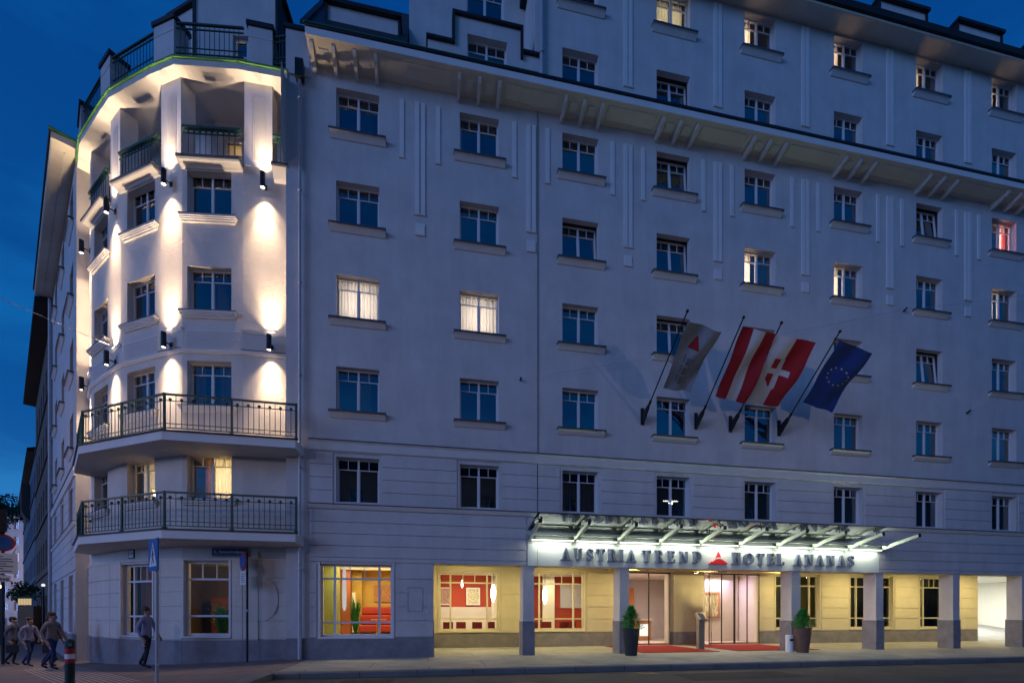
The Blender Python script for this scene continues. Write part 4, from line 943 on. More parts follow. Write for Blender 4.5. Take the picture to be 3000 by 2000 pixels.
# ------------------------------------------------------------------ uplighters on the tower
LAMPS = [(0, .47, 15.02, 'up'), (2, .5, 15.02, 'up'), (4, .5, 15.02, 'up'), (6, .45, 15.02, 'up'), (0, .60, 9.95, 'dn'), (2, .5, 9.95, 'dn'), (4, .5, 9.95, 'dn'), (6, .45, 9.95, 'dn')]
nm = {0: 'beside the downpipe', 2: 'on the pier left of the widest tower window', 4: 'second from the left edge of the tower', 6: 'at the far left edge of the tower'}
for i, fu, z, k in LAMPS:
    f = TF[i]; u = f.L * fu; v = .25
    p = f.p(u, v, z); t = thing('wall_lamp', '%s row wall light %s' % ('upper' if z > 12 else 'lower', nm[i]), 'wall lamp', p, 'up and down lights on the corner tower')
    m = MB(); m.lathe(p, [(.066, -.24), (.075, -.24), (.075, .24), (.066, .24), (.066, .2), (.001, .2)], metal_d, 16, closed=False); m.lathe(p, [(.001, -.2), (.066, -.2), (.066, -.24)], metal_d, 16, closed=False); m.build('housing', t, recalc=False)
    m = MB(); m.tube(f.p(u, 0.0, z - .03), f.p(u, v - .07, z - .03), .022, metal_d); m.box(f, u - .05, u + .05, 0, .03, z - .1, z + .05, metal_d); m.build('arm', t)
    m = MB(); m.lathe((p[0], p[1], p[2] - .205), [(.001, 0), (.058, 0), (.058, -.006), (.001, -.006)], spotglow, 12); m.build('lens', t)
    m = MB(); m.lathe((p[0], p[1], p[2] + .205), [(.001, 0), (.058, 0), (.058, .006), (.001, .006)], spotglow, 12); m.build('lens', t)
    w = (1., .72, .45)
    for sgn, nm_ in ((1, 'up_beam'), (-1, 'down_beam')):
        P = f.p(u, v, z + sgn * .215)
        light(nm_, 'SPOT', P, t, (210 if (k == 'up' and sgn > 0) else 330), w, spot_size=R_(86), spot_blend=1., shadow_soft_size=.02, dir=(-f.n[0] * .1, -f.n[1] * .1, sgn))
        light(nm_, 'SPOT', P, t, (380 if (k == 'up' and sgn > 0) else 950), w, spot_size=R_(50), spot_blend=1., shadow_soft_size=.03, dir=(-f.n[0] * .085, -f.n[1] * .085, sgn))

# ------------------------------------------------------------------ entrance canopy
Cn = thing('entrance_canopy', 'steel and glass entrance canopy with a bright light strip above the hotel doors', 'canopy', (13.8, 0, 3.95))
bxs = [6.557 + 1.607 * k for k in range(10)]; bxs[-1] = 21.016
def beam(x):
    m = MB(); m.hexa([(x - .045, -1.62, 4.29), (x + .045, -1.62, 4.29), (x + .045, -.04, 3.93), (x - .045, -.04, 3.93), (x - .045, -1.62, 4.39), (x + .045, -1.62, 4.39), (x + .045, -.04, 4.09), (x - .045, -.04, 4.09)], steel)
    m.box(ID, x - .09, x + .09, 0, .05, 3.86, 4.16, steel); m.box(ID, x - .05, x + .05, 1.6, 1.625, 4.27, 4.41, metal_d)
    return m
for x in bxs: beam(x).build('beam', Cn)
for x in bxs[:9]:
    m = MB()
    for y, z in ((-.75, 4.17), (-1.35, 4.30)):
        m.tube((x, y, z - .05), (x, y, z + .19), .014, metal_d, 6)
        for q in (-1, 1): m.tube((x, y, z + .13), (x + q * .1, y, z + .16), .01, metal_d, 6); m.tube((x + q * .1, y, z + .15), (x + q * .1, y, z + .175), .03, metal_d, 8)
    m.build('glass_fixing', Cn)
for k in range(8):
    a, b = bxs[k] - (.12 if k == 0 else -.008), bxs[k + 1] - .008
    m = MB(); P = [(a, -1.72, 4.55), (b, -1.72, 4.55), (b, -.12, 4.25), (a, -.12, 4.25)]
    m.hexa(P + [(x, y, z + .016) for x, y, z in P], glass_can); m.build('glass_panel', Cn)
a, b = bxs[8] + .0, bxs[9] - .9
m = MB(); m.box(ID, 6.5, 20.98, .04, .16, 4.02, 4.12, steel); m.box(ID, 6.5, 20.98, .165, .19, 4.0, 4.12, metal_d); m.tube((6.6, -.42, 4.13), (20.95, -.42, 4.13), .03, steel); m.build('rail', Cn)
for k in range(9):
    m = MB(); m.tube((bxs[k] + .06, -.19, 3.97), (bxs[k + 1] - .06, -.19, 3.97), .018, tube, 8); m.build('fluorescent_tube', Cn)
for k in range(9):
    xm = (bxs[k] + bxs[k + 1]) / 2
    light('strip_light', 'AREA', (xm, -.25, 3.965), Cn, 9.5, (.92, 1., .84), shape='RECTANGLE', size=1.2, size_y=.05, dir=(0, .55, -1))
    light('strip_light_up', 'AREA', (xm, -.22, 4.0), Cn, 30, (.86, 1., .74), shape='RECTANGLE', size=1.2, size_y=.05, dir=(0, -.5, 1))
# sign lettering
def ring(cx, cz, ao, bo, ai, bi, t0, t1, n=14):
    out = []
    for i in range(n):
        a = t0 + (t1 - t0) * i / n; b = t0 + (t1 - t0) * (i + 1) / n
        out.append([(cx + ao * math.cos(a), cz + bo * math.sin(a)), (cx + ao * math.cos(b), cz + bo * math.sin(b)), (cx + ai * math.cos(b), cz + bi * math.sin(b)), (cx + ai * math.cos(a), cz + bi * math.sin(a))])
    return out
def bxq(a, b, c, d): return [(a, c), (b, c), (b, d), (a, d)]
PI = math.pi; s_ = .07
def ser(x0, x1, z): return bxq(x0, x1, z, z + s_)
def glyph(c):
    if c == 'A': return .86, [[(.10, 0), (.2, 0), (.47, 1), (.38, 1)], [(.56, 0), (.81, 0), (.52, 1), (.38, 1)], bxq(.25, .62, .3, .36), ser(0, .3, 0), ser(.5, .9, 0)]
    if c == 'I': return .42, [bxq(.10, .32, 0, 1), ser(.02, .4, 0), ser(.02, .4, 1 - s_)]
    if c == 'T': return .8, [bxq(.29, .51, 0, 1), ser(.2, .6, 0), bxq(.03, .77, .93, 1), bxq(.03, .07, .74, .93), bxq(.73, .77, .74, .93)]
    if c == 'U': return .86, [bxq(.10, .32, .3, 1), bxq(.62, .72, .3, 1), ser(.02, .4, 1 - s_), ser(.54, .82, 1 - s_)] + ring(.415, .3, .295, .31, .115 + .11, .23, PI, 2 * PI)
    if c == 'S':
        pts = [(.60, .76, .035), (.52, .90, .06), (.36, .965, .07), (.20, .90, .11), (.14, .76, .15), (.22, .63, .17), (.38, .52, .18), (.52, .40, .17), (.58, .25, .14), (.50, .10, .11), (.34, .035, .07), (.16, .09, .06), (.09, .25, .035)]
        out = []
        P = []
        for i, (x, z, w) in enumerate(pts):
            a = pts[max(0, i - 1)]; b = pts[min(len(pts) - 1, i + 1)]; dx, dz = b[0] - a[0], b[1] - a[1]; L = math.hypot(dx, dz); P.append(((x - dz / L * w / 2, z + dx / L * w / 2), (x + dz / L * w / 2, z - dx / L * w / 2)))
        for p, q in zip(P[:-1], P[1:]): out.append([p[0], q[0], q[1], p[1]])
        return .68, out + [bxq(.58, .62, .70, .98), bxq(.06, .10, .02, .3)]
    if c == 'R': return .82, [bxq(.10, .32, 0, 1), ser(.02, .4, 0), ser(.02, .2, 1 - s_), bxq(.3, .4, .93, 1), bxq(.3, .42, .47, .53)] + ring(.38, .735, .27, .265, .12, .2, -PI / 2, PI / 2) + [[(.40, .48), (.52, .48), (.80, 0), (.60, 0)], ser(.6, .86, 0)]
    if c == 'E': return .72, [bxq(.10, .32, 0, 1), ser(.02, .2, 0), ser(.02, .2, 1 - s_), bxq(.3, .64, .93, 1), bxq(.3, .66, 0, .07), bxq(.3, .52, .48, .54), bxq(.6, .64, .76, .93), bxq(.62, .66, .07, .25), bxq(.49, .52, .4, .62)]
    if c == 'N': return .9, [bxq(.13, .22, 0, 1), bxq(.69, .78, .05, 1), [(.12, 1), (.29, 1), (.78, 0), (.65, 0)], ser(.04, .3, 0), ser(.02, .2, 1 - s_), ser(.6, .86, 1 - s_)]
    if c == 'D': return .88, [bxq(.10, .32, 0, 1), ser(.02, .2, 0), ser(.02, .2, 1 - s_), bxq(.3, .36, .94, 1), bxq(.3, .36, 0, .06)] + ring(.34, .5, .48, .5, .29, .44, -PI / 2, PI / 2, 18)
    if c == 'H': return .92, [bxq(.10, .32, 0, 1), bxq(.58, .80, 0, 1), bxq(.3, .6, .47, .53), ser(.02, .4, 0), ser(.02, .4, 1 - s_), ser(.5, .88, 0), ser(.5, .88, 1 - s_)]
    if c == 'O': return .96, ring(.47, .5, .45, .515, .26, .455, 0, 2 * PI, 28)
    if c == 'L': return .72, [bxq(.10, .32, 0, 1), ser(.02, .2, 0), ser(.02, .4, 1 - s_), bxq(.3, .66, 0, .07), bxq(.62, .66, .07, .27)]
SG = thing('hotel_sign', 'white raised serif lettering with a red triangle under the entrance canopy', 'sign', (13.7, -.1, 3.3))
def write(txt, x0, x1, z, h):
    adv = [glyph(c)[0] for c in txt]; gap = ((x1 - x0) / h - sum(adv)) / (len(txt) - 1) if len(txt) > 1 else 0; gap = gap; x = x0
    for c, a in zip(txt, adv):
        m = MB()
        for i, q in enumerate(glyph(c)[1]):
            d = -.13 - .0007 * i
            m.ext([(x + px * h, d, z + pz * h) for px, pz in q], (0, .10, 0), letter)
        for px in (.2, .55): m.tube((x + px * h, -.04, z + h * .5), (x + px * h, -.035, z + h * .5), .008, metal_d, 5)
        m.build('letter', SG); x += (a + gap) * h
LZ, LH = 3.31, .43
write('AUSTRIA', 7.667, 10.483, LZ, LH); write('TREND', 10.72, 13.093, LZ, LH); write('HOTEL', 14.336, 16.6, LZ, LH); write('ANANAS', 17.02, 19.76, LZ, LH)
m = MB(); a, b, c = 13.40, 14.17, 13.785
m.ext([(a + .28, -.13, LZ + .165), (c, -.13, LZ + .20), (b - .28, -.13, LZ + .165), (c, -.13, LZ + .45)], (0, .09, 0), redl)
m.ext([(a, -.13, LZ), (b, -.13, LZ), (b - .26, -.13, LZ + .15), (c, -.13, LZ + .185), (a + .26, -.13, LZ + .15)], (0, .09, 0), redl)
o = m.build('logo_triangle', SG)
m = MB(); k = 12
for i in range(k):
    t0, t1 = i / k, (i + 1) / k
    def arc(t, o_): return (a + .06 + (b - a - .12) * t, -.1335, LZ + .02 + .16 * math.sin(PI * t) - .0 + o_ * math.sin(PI * t) ** .5)
    m.poly([arc(t0, 0), arc(t1, 0), arc(t1, .05), arc(t0, .05)], white)
m.build('logo_arc', SG, recalc=False)

# ------------------------------------------------------------------ arcade lights
for k in range(9):
    x = 4.9 + k * 3.75; y = 2.6
    t = thing('ceiling_light', 'round warm light recessed in the arcade ceiling', 'ceiling light', (x, y, 3.5), 'ceiling lights of the arcade')
    m = MB(); m.lathe((x, y, 3.5), [(.001, -.03), (.14, -.03), (.16, -.02), (.16, 0)], lampw, 16); m.build('diffuser', t)
    light('bulb', 'AREA', (x, y, 3.46), t, 92, (1, .78, .34), shape='DISK', size=.3, dir=(0, .12, -1))

# ------------------------------------------------------------------ things in front of the hotel
def conifer(c, h, r, parent, mat, n=1500, seed=1):
    m = MB(); rnd = random.Random(seed)
    for i in range(n):
        t = rnd.random() ** .8; a = rnd.random() * 6.283; rr = r * (1 - t) ** .75 * (.5 + .55 * rnd.random()) * (1 + .22 * math.sin(a * 3 + t * 9) + .12 * math.sin(a * 7 - t * 17)) + .01
        p = Vector((c[0] + rr * math.cos(a), c[1] + rr * math.sin(a), c[2] + t * h)); d = Vector((math.cos(a), math.sin(a), .5 + rnd.random() - .2)).normalized(); sdv = d.cross(Vector((0, 0, 1))).normalized(); L = .06 + .075 * rnd.random() ** 2; w = .02
        m.poly([p, p + d * L * .5 + sdv * w, p + d * L, p + d * L * .5 - sdv * w], mat)
    m.tube(c, (c[0], c[1], c[2] + h * .9), r * .25, leafd, 8, .01)
    return m.build('foliage', parent, recalc=False)
def planter(x, y, h, rt, rb, hs, rs, mat, lab, seed):
    t = thing('potted_conifer', lab, 'planter', (x, y, 0)); m = MB()
    m.lathe((x, y, 0), [(rb, 0), (rb + (rt - rb) * .5, h * .5), (rt, h - .03), (rt + .015, h - .02), (rt + .015, h), (rt - .03, h), (rt - .04, h - .06), (.001, h - .06)], mat, 28, closed=False)
    m.build('pot', t, recalc=True, smooth=False); m = MB(); m.lathe((x, y, h - .1), [(.001, .04), (rt - .05, .04)], bark, 16, closed=False); m.build('soil', t, recalc=False)
    conifer((x, y, h - .04), hs, rs, t, leaf, 1700, seed)
planter(10.0, -.72, .93, .29, .20, .78, .42, pot_k, 'black tapered pot with a cone shaped green conifer left of the entrance', 1)
planter(16.85, -.70, .93, .30, .20, .68, .38, pot_b, 'brown tapered pot with a cone shaped green conifer right of the entrance', 2)
t = thing('ashtray_bin', 'slim white cylinder bin beside the brown plant pot', 'bin', (16.62, -.3, 0))
m = MB(); m.lathe((16.5, -.45, 0), [(.12, 0), (.13, .02), (.13, .62), (.115, .64), (.001, .64)], white, 20, closed=False); m.build('body', t, recalc=True); m = MB(); m.box(FR((16.5, -.45), (1, 0)), -.08, .08, .115, .135, .42, .5, metal_d); m.build('slot', t)
t = thing('info_stele', 'slim metal post with a slanted screen in front of the glass screen at the entrance', 'stele', (14.1, 1.6, 0)); gm = pmat('stele_metal', (.32, .31, .27), .4, .5)
m = MB(); m.box(ID, 14.0, 14.25, -1.7, -1.5, 0, 1.2, gm); m.build('post', t)
m = MB(); m.hexa([(13.93, 1.42, 1.15), (14.3, 1.42, 1.15), (14.3, 1.72, 1.38), (13.93, 1.72, 1.38), (13.93, 1.36, 1.22), (14.3, 1.36, 1.22), (14.3, 1.66, 1.5), (13.93, 1.66, 1.5)], gm); m.build('head', t)
m = MB(); m.hexa([(14.0, 1.375, 1.235), (14.22, 1.375, 1.235), (14.22, 1.62, 1.46), (14.0, 1.62, 1.46), (14.0, 1.372, 1.242), (14.22, 1.372, 1.242), (14.22, 1.615, 1.47), (14.0, 1.615, 1.47)], pmat('stele_screen', (.05, .06, .1), .15, var=0, emis=(.2, .25, .4), estr=.15)); m.build('screen', t)
for a, b, y0, y1, l in ((10.9, 14.0, .15, 3.9, 'red carpet mat lying before the left glass door'), (14.9, 18.6, .3, 3.9, 'red carpet mat lying before the right glass doors')):
    m = MB(); m.box(ID, a, b, -y1, -y0, .003, .016, redmat); tag(m.build('door_mat', loc=(a, y0, 0)), l, 'carpet')

# plaques and signs
def text_obj(name, body, size, P, ang, mat, parent, align='CENTER', ext=.002, sx=1., tilt=0.):
    cu = bpy.data.curves.new(name, 'FONT'); cu.body = body; cu.size = size; cu.align_x = align; cu.align_y = 'CENTER'; cu.extrude = ext
    tmp = bpy.data.objects.new(name, cu); COL.objects.link(tmp); bpy.context.view_layer.update()
    me = bpy.data.meshes.new_from_object(tmp.evaluated_get(bpy.context.evaluated_depsgraph_get())); bpy.data.objects.remove(tmp); me.materials.clear(); me.materials.append(mat)
    o = link(name, me, parent, P); o.rotation_euler = (R_(90), 0, ang); o.scale = (sx, 1, 1); return o
blued = pmat('enamel_blue', (.015, .02, .09), .35, var=.05); enam = pmat('enamel_white', (.7, .7, .7), .4, var=.03); redb = pmat('sign_red', (.45, .03, .02), .4, var=.03); blues = pmat('sign_blue', (.02, .09, .30), .4, var=.03)
f = TF[1]; u0, u1 = .92, 2.0
t = thing('street_name_sign', 'dark blue enamel street name plate under the lower balcony', 'sign', f.p(1.4, .03, 3.48))
m = MB(); m.box(f, u0, u1, .03, .05, 3.24, 3.51, blued)
for a, b, c, d in ((u0 + .015, u1 - .015, 3.252, 3.26), (u0 + .015, u1 - .015, 3.49, 3.498)): m.box(f, a, b, .05, .052, c, d, enam)
m.build('plate', t); text_obj('lettering', '5., Sonnenhofgasse', .125, Vector(f.p((u0 + u1) / 2, .053, 3.375)), f.ang, enam, t)
f = TF[3]
t = thing('notice_plaque', 'small square black and white XX plaque on the corner wall', 'sign', f.p(.55, .03, 3.6))
m = MB(); m.box(f, .42, .68, .0, .03, 3.25, 3.53, metal_d); m.box(f, .445, .655, .03, .034, 3.275, 3.505, enam); m.build('plate', t); text_obj('lettering', 'XX', .15, Vector(f.p(.55, .036, 3.40)), f.ang, metal_d, t)
# pedestrian crossing sign
px, py = -2.06, -5.79
t = thing('crossing_sign', 'blue pedestrian crossing sign on a slim pole in front of the corner', 'road sign', (px, py, gz(px)))
m = MB(); m.tube((px, py, gz(px)), (px, py, 2.85), .03, copper, 10); m.build('pole', t)
fs = FR((px, py), (math.cos(R_(-50)), math.sin(R_(-50)))); fs = FR(fs.p(-.30, .045, 0)[:2], fs.d)
m = MB(); m.box(fs, 0, .6, 0, .02, 2.24, 2.84, blues); m.build('panel', t)
m = MB(); m.ext([fs.p(.06, .021, 2.32), fs.p(.54, .021, 2.32), fs.p(.3, .021, 2.78)], (fs.n[0] * .003, fs.n[1] * .003, 0), enam)
m.build('white_triangle', t)
m = MB()
def strk(a, b, w):
    a = Vector(a); b = Vector(b); d = (b - a).normalized(); q = Vector((-d.y, d.x)) * w / 2
    m.poly([fs.p(*x, 0)[:2] and fs.p(x[0], .026, x[1]) for x in ((a - q), (b - q), (b + q), (a + q))], metal_d)
strk((.3, 2.63), (.3, 2.49), .06); strk((.3, 2.50), (.24, 2.36), .035); strk((.3, 2.50), (.38, 2.37), .035); strk((.3, 2.61), (.22, 2.50), .025); strk((.3, 2.61), (.38, 2.52), .025); strk((.3, 2.645), (.3, 2.69), .045)
m.build('walking_figure', t, recalc=False)
# round sign at the wall
qx, qy = -2.37, -.16
t = thing('no_stopping_sign', 'round road sign with a white text panel on a pole by the corner wall', 'road sign', (qx, qy, gz(qx)))
m = MB(); m.tube((qx, qy, gz(qx)), (qx, qy, 3.35), .032, metal_d, 10); m.tube((qx, qy, 1.5), (qx, qy, 1.56), .045, copper, 10); m.build('pole', t)
fs2 = FR((qx, qy), (math.cos(R_(-52)), math.sin(R_(-52)))); c = fs2.p(-.02, .06, 3.02)
def disc(c, f, r, v, mat, name, parent, n=28):
    m = MB(); P = [f.p(r * math.cos(2 * PI * i / n), v, c + r * math.sin(2 * PI * i / n)) for i in range(n)]; m.ext(P, (f.n[0] * .012, f.n[1] * .012, 0), mat); return m.build(name, parent)
fs3 = FR(fs2.p(-.14, 0, 0)[:2], fs2.d); disc(3.05, fs3, .29, .06, redb, 'rim', t); disc(3.05, fs3, .23, .073, blues, 'face', t)
m = MB(); m.box(fs3, -.22, .22, .06, .075, 2.33, 2.74, enam); m.build('text_panel', t)
m = MB(); rnd = random.Random(4)
for k in range(5): m.box(fs3, -.17, .17 - rnd.random() * .1, .075, .077, 2.39 + k * .065, 2.41 + k * .065, metal_d)
m.build('text_lines', t)
# left edge: no parking sign, boards, traffic light
lx, ly = -12.35, 4.75; f = FR((lx, ly), (math.cos(R_(35)), math.sin(R_(35))))
t = thing('no_parking_sign', 'round red rimmed blue sign with white text boards at the left edge', 'road sign', (lx, ly, gz(lx)))
m = MB(); m.tube((lx, ly, gz(lx)), (lx, ly, 4.5), .05, metal_d, 10); m.build('pole', t)
disc(4.06, f, .32, .06, redb, 'rim', t); disc(4.06, f, .25, .074, blues, 'face', t)
m = MB(); m.box(f, -.7, .38, .06, .08, 2.92, 3.68, enam); m.build('text_board', t)
m = MB(); rnd = random.Random(8)
for k in range(7): m.box(f, -.6, .3 - rnd.random() * .3, .08, .083, 3.0 + k * .09, 3.03 + k * .09, metal_d)
m.build('text_lines', t)
m = MB(); m.box(f, -.7, .2, .06, .08, 2.62, 2.86, enam); m.build('street_board', t); text_obj('lettering', 'gasse', .2, Vector(f.p(-.05, .085, 2.73)), f.ang, metal_d, t)
t = thing('traffic_light', 'dark traffic signal head above the no parking sign at the left edge', 'traffic light', (lx - .1, ly - .2, 4.4))
m = MB(); m.box(f, -.25, .1, .1, .35, 4.45, 5.25, metal_d); m.build('housing', t)
for k in range(3): disc(4.6 + k * .25, FR(f.p(-.075, 0, 0)[:2], f.d), .085, .35, metal_d, 'lens', t, 14)
m = MB(); m.tube(f.p(-.07, .0, 4.4), f.p(-.07, .2, 4.5), .03, metal_d); m.build('bracket', t)
bx_, by_ = -11.7, 3.6
for kx, (xx, yy) in enumerate(((-11.55, 3.2),)):
    t = thing('striped_post', 'red and white striped post at the far left edge', 'post', (xx, yy, gz(xx))); z0 = gz(xx)
    m = MB(); m.tube((xx, yy, z0), (xx, yy, 1.0), .05, metal_d, 10); m.build('pole', t)
    for q in range(6):
        m = MB(); m.tube((xx, yy, 1.0 + q * .2), (xx, yy, 1.2 + q * .2), .055, redb if q % 2 else enam, 10); m.build('band', t)
# bollard
x, y = -2.82, -6.86; z0 = gz(x)
t = thing('bollard', 'dark round bollard with red and white bands in the left foreground', 'bollard', (x, y, z0)); dg = pmat('bollard_green', (.02, .035, .03), .45, var=.2, vscale=8)
m = MB(); m.lathe((x, y, z0), [(.065, 0), (.065, .68), (.065, .681)], dg, 18); m.lathe((x, y, z0), [(.065, .92), (.065, 1.03), (.055, 1.06), (.03, 1.075), (.001, 1.078)], dg, 18); m.build('post', t, smooth=False)
for a, b, mm in ((.68, .75, redb), (.75, .83, enam), (.83, .92, redb)):
    m = MB(); m.lathe((x, y, z0), [(.066, a), (.066, b)], mm, 18); m.build('band', t)
dv = (cam.location - Vector((x, y, 1))).xy.normalized(); text_obj('emblem', 'G', .07, Vector((x + dv.x * .066, y + dv.y * .066, z0 + .985)), math.atan2(dv.x, -dv.y), enam, t)

# ------------------------------------------------------------------ flags
def flag(xb, tipY, tipz, corners, cloth_fn, lab):
    P0 = Vector((xb, -.5, 8.75)); P1 = Vector((xb, tipY, tipz))
    t = thing('wall_flag', lab, 'flag', (xb, -.1, 8.5), 'flags on slanted poles above the entrance')
    m = MB(); m.box(ID, xb - .06, xb + .06, 0, .05, 8.28, 8.88, metal_d); m.prof(FR((xb, 0), (1, 0)), -.03, .03, [(.05, 8.32), (.16, 8.35), (.52, 8.68), (.50, 8.80), (.42, 8.80), (.05, 8.62)], metal_d); m.tube(P0 - (P1 - P0).normalized() * .12, P0 + (P1 - P0).normalized() * .2, .045, metal_d, 10); m.build('bracket', t)
    m = MB(); m.tube(P0, P1, .022, metal_d, 8); m.ball(P1, .05, metal_d); m.build('pole', t)
    TL, TR, BR, BL = [Vector(c) for c in corners]; N, Mh = 48, 64; vs = []; m = MB()
    def pt(s, q):                               # s across, q down the length
        a = TL.lerp(TR, s); b = BL.lerp(BR, s); p = a.lerp(b, q); nn = (TR - TL).cross(BL - TL).normalized()
        return p + nn * (.085 * math.sin(s * 8.5 + q * 3.5 + xb) * (.25 + s) + .04 * math.sin(q * 9 + s * 5 + xb)) + Vector((0, 0, .05 * math.sin(q * 5 + xb) * s))
    for i in range(N):
        for j in range(Mh):
            s0, s1, q0, q1 = i / N, (i + 1) / N, j / Mh, (j + 1) / Mh
            m.poly([pt(s0, q0), pt(s1, q0), pt(s1, q1), pt(s0, q1)], cloth_fn((s0 + s1) / 2, (q0 + q1) / 2))
    return t, m, pt
def fmat(n, c): return pmat(n, c, .85, var=.08, vscale=3)
fred, fwh, fgr, fbl, fyl = fmat('flag_red', (.30, .014, .022)), fmat('flag_white', (.50, .50, .54)), fmat('flag_grey', (.25, .27, .31)), fmat('flag_blue', (.012, .035, .17)), fmat('flag_yellow', (.55, .5, .25))
FLAGS = []
cloth_txt = fmat('flag_text', (.12, .13, .15))

def fn_grey(s, q):
    return fgr
def fn_rwr(s, q): return fred if s < 1 / 3 or s > 2 / 3 else fwh
def fn_city(s, q):
    inside = abs(s - .47) < .27 * (1 if q < .6 else max(0, (.76 - q) / .16)) and .30 < q < .76
    if inside:
        return fwh if (abs(q - .48) < .04 or abs(s - .47) < .075) else fred
    return fwh if s < .5 else fred
def fn_blue(s, q): return fbl
FD = [((10.764, -2.98, 10.53), [(10.884, -2.782, 10.395), (12.053, -2.782, 10.194), (11.988, -1.096, 9.111), (11.049, -0.996, 9.134)], fn_grey, 'grey hotel flag with a red triangle, leftmost of the four flags'), ((12.905, -2.66, 10.79), [(13.018, -2.487, 10.63), (14.242, -2.487, 10.487), (14.199, -1.032, 8.934), (13.083, -0.932, 9.1)], fn_rwr, 'red white red striped flag, second of the four flags'),
      ((14.333, -2.59, 10.83), [(14.296, -2.423, 10.545), (15.748, -2.423, 10.403), (15.588, -1.018, 8.853), (14.321, -0.918, 8.995)], fn_city, 'white and red flag with a white cross, third of the four'), ((16.42, -2.72, 10.71), [(16.56, -2.542, 10.553), (17.89, -2.542, 10.271), (17.768, -1.044, 8.844), (16.636, -0.944, 9.163)], fn_blue, 'blue flag with a ring of yellow stars, rightmost of the four flags')]
for k, (tp, cs, fn, lab) in enumerate(FD):
    t, m, pt = flag(tp[0], tp[1], tp[2], cs, fn, lab)
    m.build('cloth', t, recalc=False)
    def P2(s, q, o=.012):
        a, b, c = pt(s, q), pt(min(s + .01, 1), q), pt(s, min(q + .01, 1)); n_ = (b - a).cross(c - a).normalized(); return a - n_ * o
    if k == 0:
        e = MB()
        for i in range(6):
            a0, a1 = .16 + i * .03, .19 + i * .03; w0, w1 = .02 + i * .024, .02 + (i + 1) * .024
            e.poly([P2(.45 - w0, a0), P2(.45 + w0, a0), P2(.45 + w1, a1), P2(.45 - w1, a1)], fred)
        e.build('logo_triangle', t, recalc=False); e = MB()
        for i in range(12):
            q0 = .44 + i * .038
            for s0, s1 in ((.30, .34), (.40, .52), (.58, .61)):
                if (i * 7 + int(s0 * 50)) % 4: e.poly([P2(s0, q0), P2(s1, q0), P2(s1, q0 + .028), P2(s0, q0 + .028)], cloth_txt)
        e.build('faded_text', t, recalc=False)
    if k == 3:
        e = MB()
        for i in range(12):
            a = i * PI / 6; cs_, cq = .5 + .27 * math.cos(a), .47 + .125 * math.sin(a); r1, r2 = .036, .016
            e.poly([P2(cs_ + (r1 if j % 2 == 0 else r2) * math.cos(j * PI / 5), cq + (r1 if j % 2 == 0 else r2) * .45 * math.sin(j * PI / 5)) for j in range(10)], fyl)
        e.build('star_ring', t, recalc=False)

# ------------------------------------------------------------------ span wires
def wire(a, b, name, lab, sag=.4, r=.008, anchor=None):
    m = MB(); a = Vector(a); b = Vector(b); n = 16; pts = [a.lerp(b, i / n) - Vector((0, 0, sag * 4 * (i / n) * (1 - i / n))) for i in range(n + 1)]
    for p, q in zip(pts[:-1], pts[1:]): m.tube(p, q, r, copper, 5, caps=False)
    if anchor: m.tube(anchor[0], anchor[1], .035, metal_d, 8)
    return tag(m.build(name, loc=a), lab, 'cable')
aw = TF[4].p(TF[4].L * .3, .06, 10.5)
wire(aw, (-18, -8.5, 13.2), 'span_wire', 'thin pale wire running from the tower out over the street at the left', .5, .010, (TF[4].p(TF[4].L * .3, 0, 10.5), TF[4].p(TF[4].L * .3, .12, 10.5)))
wire((6.245, -.12, 9.49), (22.24, -.15, 13.8), 'span_wire', 'thin dark wire strung along the facade behind the flags', .12, .006, ((6.245, 0, 9.49), (6.245, -.16, 9.49)))
wire((22.26, -.15, 13.8), (36.5, -.9, 17.2), 'span_wire', 'thin dark wire anchored high on the right part of the facade', .3, .006, ((22.24, 0, 13.78), (22.24, -.16, 13.84)))
wire((25.46, -.1, 9.9), (36, -3, 15.6), 'span_wire', 'thin dark wire anchored low on the right part of the facade', .3, .006, ((25.46, 0, 9.88), (25.46, -.16, 9.95)))

# ------------------------------------------------------------------ street lamps hung over the road (seen reflected in the windows)
def hang_lamp(x, y, z, col, e, lab, mat):
    t = thing('street_lamp', lab, 'street lamp', (x, y, z), 'lamps hung over the street')
    m = MB(); m.prof(FR((x, y), (1, .2)), -.5, .5, [(-.14, z), (-.1, z + .12), (.1, z + .12), (.14, z)], metal_d); m.build('housing', t)
    m = MB(); m.box(FR((x, y), (1, .2)), -.42, .42, -.09, .09, z - .03, z - .005, mat); m.build('diffuser', t)
    m = MB(); m.tube((x - 3, y - 16, z + 1.5), (x, y, z + .12), .01, metal_d, 5); m.tube((x + 3, y - 16, z + 1.5), (x, y, z + .12), .01, metal_d, 5); m.build('wire', t)
    light('lamp_light', 'POINT', (x, y, z - .16), t, e, col, shadow_soft_size=.10)
hang_lamp(17.5, -9.5, 8.2, (1, .86, .74), 230, 'white street lamp hung on a wire over the road right of the entrance', lampw)
hang_lamp(3.0, -13.5, 8.4, (1, .84, .74), 120, 'white street lamp hung on a wire over the middle of the road', lampw)
hang_lamp(-17.5, .9, 7.9, (1, .60, .40), 260, 'orange street lamp hung over the side street at the left', lampwarm)
hang_lamp(-9., -12., 8.6, (1, .72, .62), 360, 'orange street lamp hung over the near corner at the left', lampwarm)

